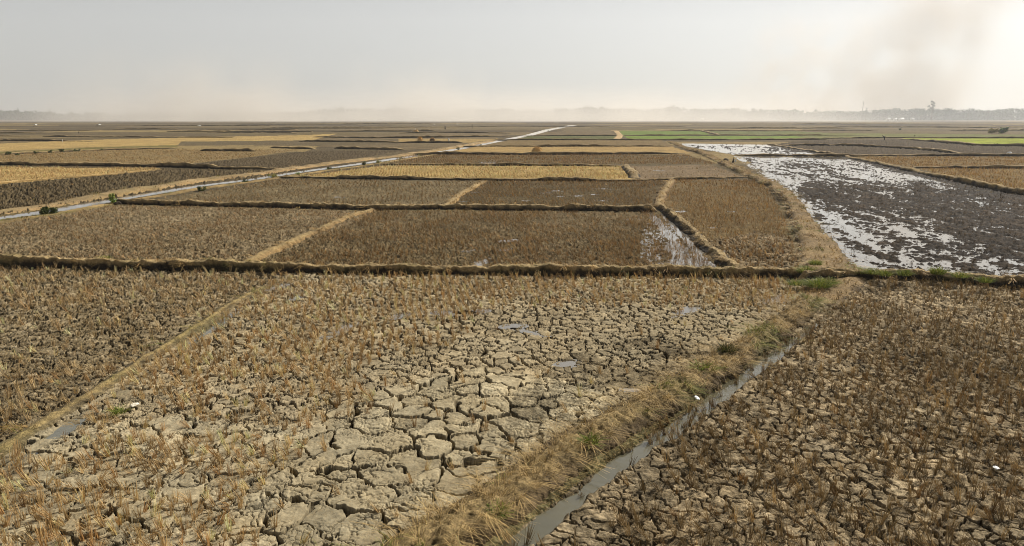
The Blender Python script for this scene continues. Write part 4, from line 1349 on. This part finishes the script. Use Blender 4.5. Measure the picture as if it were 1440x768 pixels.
tree(560, 147, 10, 1320, 'faint tree standing in the dust plume', cols=FAR_G, n=350)
tree(842, 146.5, 12, 1330, 'highest faint tree above the middle of the wood', cols=FAR_G, n=400)
tree(820, 147.5, 11, 1330, 'faint tree close beside the highest of the middle wood', cols=FAR_G, n=350)
tree(940, 147, 9, 1330, 'faint pointed tree past the middle of the wood', cols=FAR_G, n=350)
tree(1050, 150, 10, 1320, 'faint tree veiled by the dust before the mast', cols=FAR_G, n=350)

prof = [(-200, 152), (0, 152), (30, 153), (60, 154.5), (95, 157), (200, 157.5), (330, 156), (430, 155), (450, 152), (500, 151), (560, 151), (600, 154), (640, 152.5), (710, 151), (760, 153), (800, 150.5), (840, 149), (870, 151), (910, 152), (945, 149.5), (1000, 151), (1060, 152), (1110, 154), (1200, 155), (1230, 152), (1280, 150.5), (1340, 152.5), (1380, 151.5), (1440, 151), (1640, 151)]
cs, rs = [], []
for k in range(2600):
    px_ = random.uniform(-190, 1630)
    dist = random.uniform(1340, 1460)
    yt = np.interp(px_, [p[0] for p in prof], [p[1] for p in prof]) + 0.6 + 5.0 * (float(fbm(np.array([px_]), np.array([0.0]), 1 / 9.0, 3, 77, 0.7)[0]) - .5) + random.uniform(0, 3.4)
    H = (HOR - yt) * dist / FPX + CAM_H
    x = (px_ - 720) / FPX * dist
    r_ = random.uniform(3.6, 7.2)
    for q in range(4):
        cs.append((x + random.uniform(-4, 4), dist + random.uniform(-4, 4), max(1.5, (H - r_) * (1, .66, .36, .1)[q])))
        rs.append(r_)
V, Fc, C = leaf_cloud(cs, rs, 250000, 1.9, FAR_G, 0.85, .2)
V[:, 2] = np.maximum(V[:, 2], 0)
tag(mesh_np('far_woodland', V, Fc, M_LEAF, C), 'dim belt of woodland along the hazy horizon', 'woodland', None, 'stuff')


def mast():
    dist = 1240
    x = (1199.5 - 720) / FPX * dist
    H = (HOR - 144) * dist / FPX + CAM_H
    o = empty('mast', (x, dist, 0), 'thin tall mast beside the round horizon tree', 'mast')
    tv, tf = tube([[(0, 0, -.2, .55), (0, 0, H * .6, .45), (0.3, 0, H, .3)]])
    mesh_np('pole', tv, tf, M_WOOD, parent=o)
    tv, tf = tube([[(-1.6, 0, H * .93, .12), (1.9, 0, H * .93, .12)]])
    mesh_np('cross_arm', tv, tf, M_WOOD, parent=o)


mast()
M_ROOFT = mat_plain('pale_roof', (222, 220, 214), 0.5, 0.08)
M_DOOR = mat_plain('door_wood', (70, 58, 48))


def box(x0, x1, y0, y1, z0, z1):
    V = [(x0, y0, z0), (x1, y0, z0), (x1, y1, z0), (x0, y1, z0), (x0, y0, z1), (x1, y0, z1), (x1, y1, z1), (x0, y1, z1)]
    Fc = [(3, 2, 1, 0), (4, 5, 6, 7), (0, 1, 5, 4), (1, 2, 6, 5), (2, 3, 7, 6), (3, 0, 4, 7)]
    return np.array(V, float), np.array(Fc)


def house(px, dist, wpx, label):
    x = (px - 720) / FPX * dist
    W = wpx * dist / FPX
    o = empty('farm_house', (x, dist, 0), label, 'house', 'white houses at the edge of the wood')
    v, f = box(-W / 2, W / 2, -2.4, 2.4, -.2, 2.9)
    mesh_np('wall', v, f, M_PALE, parent=o)
    hw = W / 2 + .4
    rv = np.array([(-hw, -3.0, 2.75), (hw, -3.0, 2.75), (hw, 0, 4.6), (-hw, 0, 4.6), (hw, 3.0, 2.75), (-hw, 3.0, 2.75)])
    r = mesh_np('roof', rv, np.array([(0, 1, 2, 3), (3, 2, 4, 5)]), M_ROOFT, parent=o)
    r.modifiers.new('thickness', 'SOLIDIFY').thickness = .15
    v, f = box(-.5, .5, -2.46, -2.41, -.1, 2.0)
    mesh_np('door', v, f, M_DOOR, parent=o)
    for sx in (-1, 1):
        v, f = box(sx * W * .3 - .45, sx * W * .3 + .45, -2.46, -2.41, 1.0, 2.0)
        mesh_np('window', v, f, M_DOOR, parent=o)


house(1236, 1215, 4.5, 'white house near the middle of the village edge')
house(1245.5, 1195, 3.6, 'small white house with bright roof between the others')
house(1254, 1180, 6.0, 'long low white house before the wood')
house(1269, 1230, 3.6, 'white house half behind the trees under the tallest tree')
house(981, 1120, 3.2, 'lone white house veiled by the dust')

# ------------------------------------------------------------------ air: haze, dust and smoke
def vol_mat(name, color, dens, aniso):
    m = bpy.data.materials.new(name)
    m.use_nodes = True
    nt = m.node_tree
    nt.nodes.remove(nt.nodes['Principled BSDF'])
    pv = N(nt, 'ShaderNodeVolumePrincipled')
    pv.inputs['Color'].default_value = tuple(color) + (1,)
    pv.inputs['Density'].default_value = dens
    pv.inputs['Anisotropy'].default_value = aniso
    nt.links.new(pv.outputs[0], nt.nodes['Material Output'].inputs['Volume'])
    return m, nt, pv


HAZE_D = 0.00017
m, nt, pv = vol_mat('haze_air', (0.96, 0.97, 0.98), HAZE_D, 0.4)
v, f = box(-3600, 3600, -60, 3500, -1.5, 460)
tag(mesh_np('haze', v, f, m), 'pale dusty haze lying over the whole plain', 'haze', None, 'stuff')


def dust(name, label, cat, x0, x1, y0, y1, H, dens, color, scale=0.012, sharp=(0.42, 0.72), tilt=0.0, aniso=0.3, hpow=1.0):
    m, nt, pv = vol_mat(name + '_air', color, 0.0, aniso)
    cx, cy = (x0 + x1) / 2, (y0 + y1) / 2
    v, f = box(-(x1 - x0) / 2, (x1 - x0) / 2, -(y1 - y0) / 2, (y1 - y0) / 2, 0.3, H)
    v[:, 0] += tilt * np.maximum(v[:, 2] - 0.3, 0)
    o = mesh_np(name, v, f, m)
    o.location = (cx, cy, 0)
    tag(o, label, cat, None, 'stuff')
    tc = N(nt, 'ShaderNodeTexCoord').outputs['Object']
    sep = N(nt, 'ShaderNodeSeparateXYZ')
    nt.links.new(tc, sep.inputs[0])

    def mth(op, a, b=None, clamp=False):
        n = N(nt, 'ShaderNodeMath', operation=op, use_clamp=clamp)
        for s, q in ((n.inputs[0], a), (n.inputs[1], b)):
            if q is None:
                continue
            if hasattr(q, 'is_output'):
                nt.links.new(q, s)
            else:
                s.default_value = q
        return n.outputs[0]
    nz = noise_node(nt, tc, scale, 3, 0.5)
    nmask = ramp(nt, nz, [(sharp[0], 0.0), (sharp[1], 1.0)])
    xs = mth('SUBTRACT', sep.outputs[0], mth('MULTIPLY', sep.outputs[2], tilt))
    ex = mth('SUBTRACT', 1.0, mth('POWER', mth('ABSOLUTE', mth('DIVIDE', xs, (x1 - x0) / 2)), 2.0), True)
    ey = mth('SUBTRACT', 1.0, mth('POWER', mth('ABSOLUTE', mth('DIVIDE', sep.outputs[1], (y1 - y0) / 2)), 2.0), True)
    ez = mth('POWER', mth('SUBTRACT', 1.0, mth('DIVIDE', sep.outputs[2], H), True), hpow)
    d = mth('MULTIPLY', mth('MULTIPLY', ex, ey), mth('MULTIPLY', ez, nmask))
    nt.links.new(mth('MULTIPLY', d, dens), pv.inputs['Density'])
    return o


def X(px, d):
    return (px - 720) / FPX * d


BEIGE = (0.98, 0.91, 0.81)
dust('ground_mist', 'low pale mist along the foot of the horizon wood', 'mist', -1800, 1800, 680, 1315, 48, 0.0007, (0.95, 0.94, 0.92), 0.006, (0.0, 0.5), hpow=1.2)
dust('dust_cloud', 'long low bank of pale blowing dust before the horizon wood', 'dust', X(60, 1150), X(1180, 1150), 800, 1290, 62, 0.015, BEIGE, 0.010, (0.25, 0.7), hpow=2.2)
dust('dust_plume', 'tan dust plume drifting up near the dim wood', 'dust', X(90, 1150), X(420, 1150), 1060, 1240, 130, 0.026, BEIGE, 0.012, (0.35, 0.75), 0.3, hpow=1.6)
dust('dust_plume', 'tan dust plume over the middle of the horizon', 'dust', X(470, 1150), X(680, 1150), 1060, 1240, 110, 0.024, BEIGE, 0.014, (0.35, 0.75), 0.2, hpow=1.6)
dust('smoke_plume', 'faint smoke plume leaning up past the mast', 'smoke', X(1120, 1580), X(1330, 1580), 1480, 1690, 440, 0.021, (0.72, 0.64, 0.54), 0.011, (0.34, 0.76), 0.48, hpow=0.6)
dust('smoke_plume', 'fainter smoke column rising from the end of the dust', 'smoke', X(1000, 1580), X(1180, 1580), 1490, 1670, 250, 0.019, (0.78, 0.70, 0.60), 0.018, (0.42, 0.74), 0.30, hpow=0.8)

# ------------------------------------------------------------------ light, sky, camera
SUN_EL, SUN_AZ = R(39), R(46)      # azimuth clockwise from the view direction
w = bpy.data.worlds.new('World')
scene.world = w
w.use_nodes = True
nt = w.node_tree
bg = nt.nodes['Background']
sky = N(nt, 'ShaderNodeTexSky', sky_type='NISHITA')
sky.sun_disc = False
sky.sun_elevation = SUN_EL
sky.sun_rotation = SUN_AZ
sky.air_density = 1.0
sky.dust_density = 1.0
sky.ozone_density = 1.0
tcw = N(nt, 'ShaderNodeTexCoord').outputs['Generated']
sepw = N(nt, 'ShaderNodeSeparateXYZ')
nt.links.new(tcw, sepw.inputs[0])
veil_col = ramp(nt, sepw.outputs[2], [(0.0, (4.75, 4.75, 4.58)), (0.36, (4.3, 4.45, 4.46)), (0.58, (0.35, 0.36, 0.38)), (1.0, (0.05, 0.05, 0.06))])
milky = mixc(nt, mixc(nt, sky.outputs[0], (0.22, 0.22, 0.23), 1.0, 'MULTIPLY'), veil_col, 1.0, 'ADD')   # a veil of dust, thickest low down, whitens the clear sky
nt.links.new(milky, bg.inputs[0])
bg.inputs[1].default_value = 0.06

sd = bpy.data.lights.new('sun', 'SUN')
sd.energy = 5.0
sd.angle = R(0.53)
sd.color = (1.0, 0.96, 0.89)
so = bpy.data.objects.new('sun', sd)
COL.objects.link(so)
dirv = Vector((math.sin(SUN_AZ) * math.cos(SUN_EL), math.cos(SUN_AZ) * math.cos(SUN_EL), math.sin(SUN_EL)))
so.rotation_euler = dirv.to_track_quat('Z', 'Y').to_euler()
so.location = (30, 20, 60)

cd = bpy.data.cameras.new('camera')
cd.sensor_width = 36.0
cd.lens = 36.0 * FPX / 1440.0
cd.clip_start = 0.1
cd.clip_end = 9000
co = bpy.data.objects.new('camera', cd)
COL.objects.link(co)
co.location = (0, 0, CAM_H)
co.rotation_euler = (math.pi / 2 - PITCH, 0, 0)
scene.camera = co

scene.view_settings.view_transform = 'Standard'
scene.view_settings.look = 'None'
scene.view_settings.exposure = 0.46
scene.view_settings.gamma = 1.0
scene.view_settings.use_curve_mapping = False
scene.render.engine = 'CYCLES'
cy = scene.cycles
cy.max_bounces = 5
cy.diffuse_bounces = 2
cy.glossy_bounces = 2
cy.transmission_bounces = 2
cy.volume_bounces = 1
cy.use_denoising = True
cy.denoising_prefilter = 'ACCURATE'
cy.denoising_input_passes = 'RGB_ALBEDO_NORMAL'
scene.cycles.filter_width = 1.0
cy.denoiser = 'OPENIMAGEDENOISE'
cy.caustics_reflective = False
cy.caustics_refractive = False
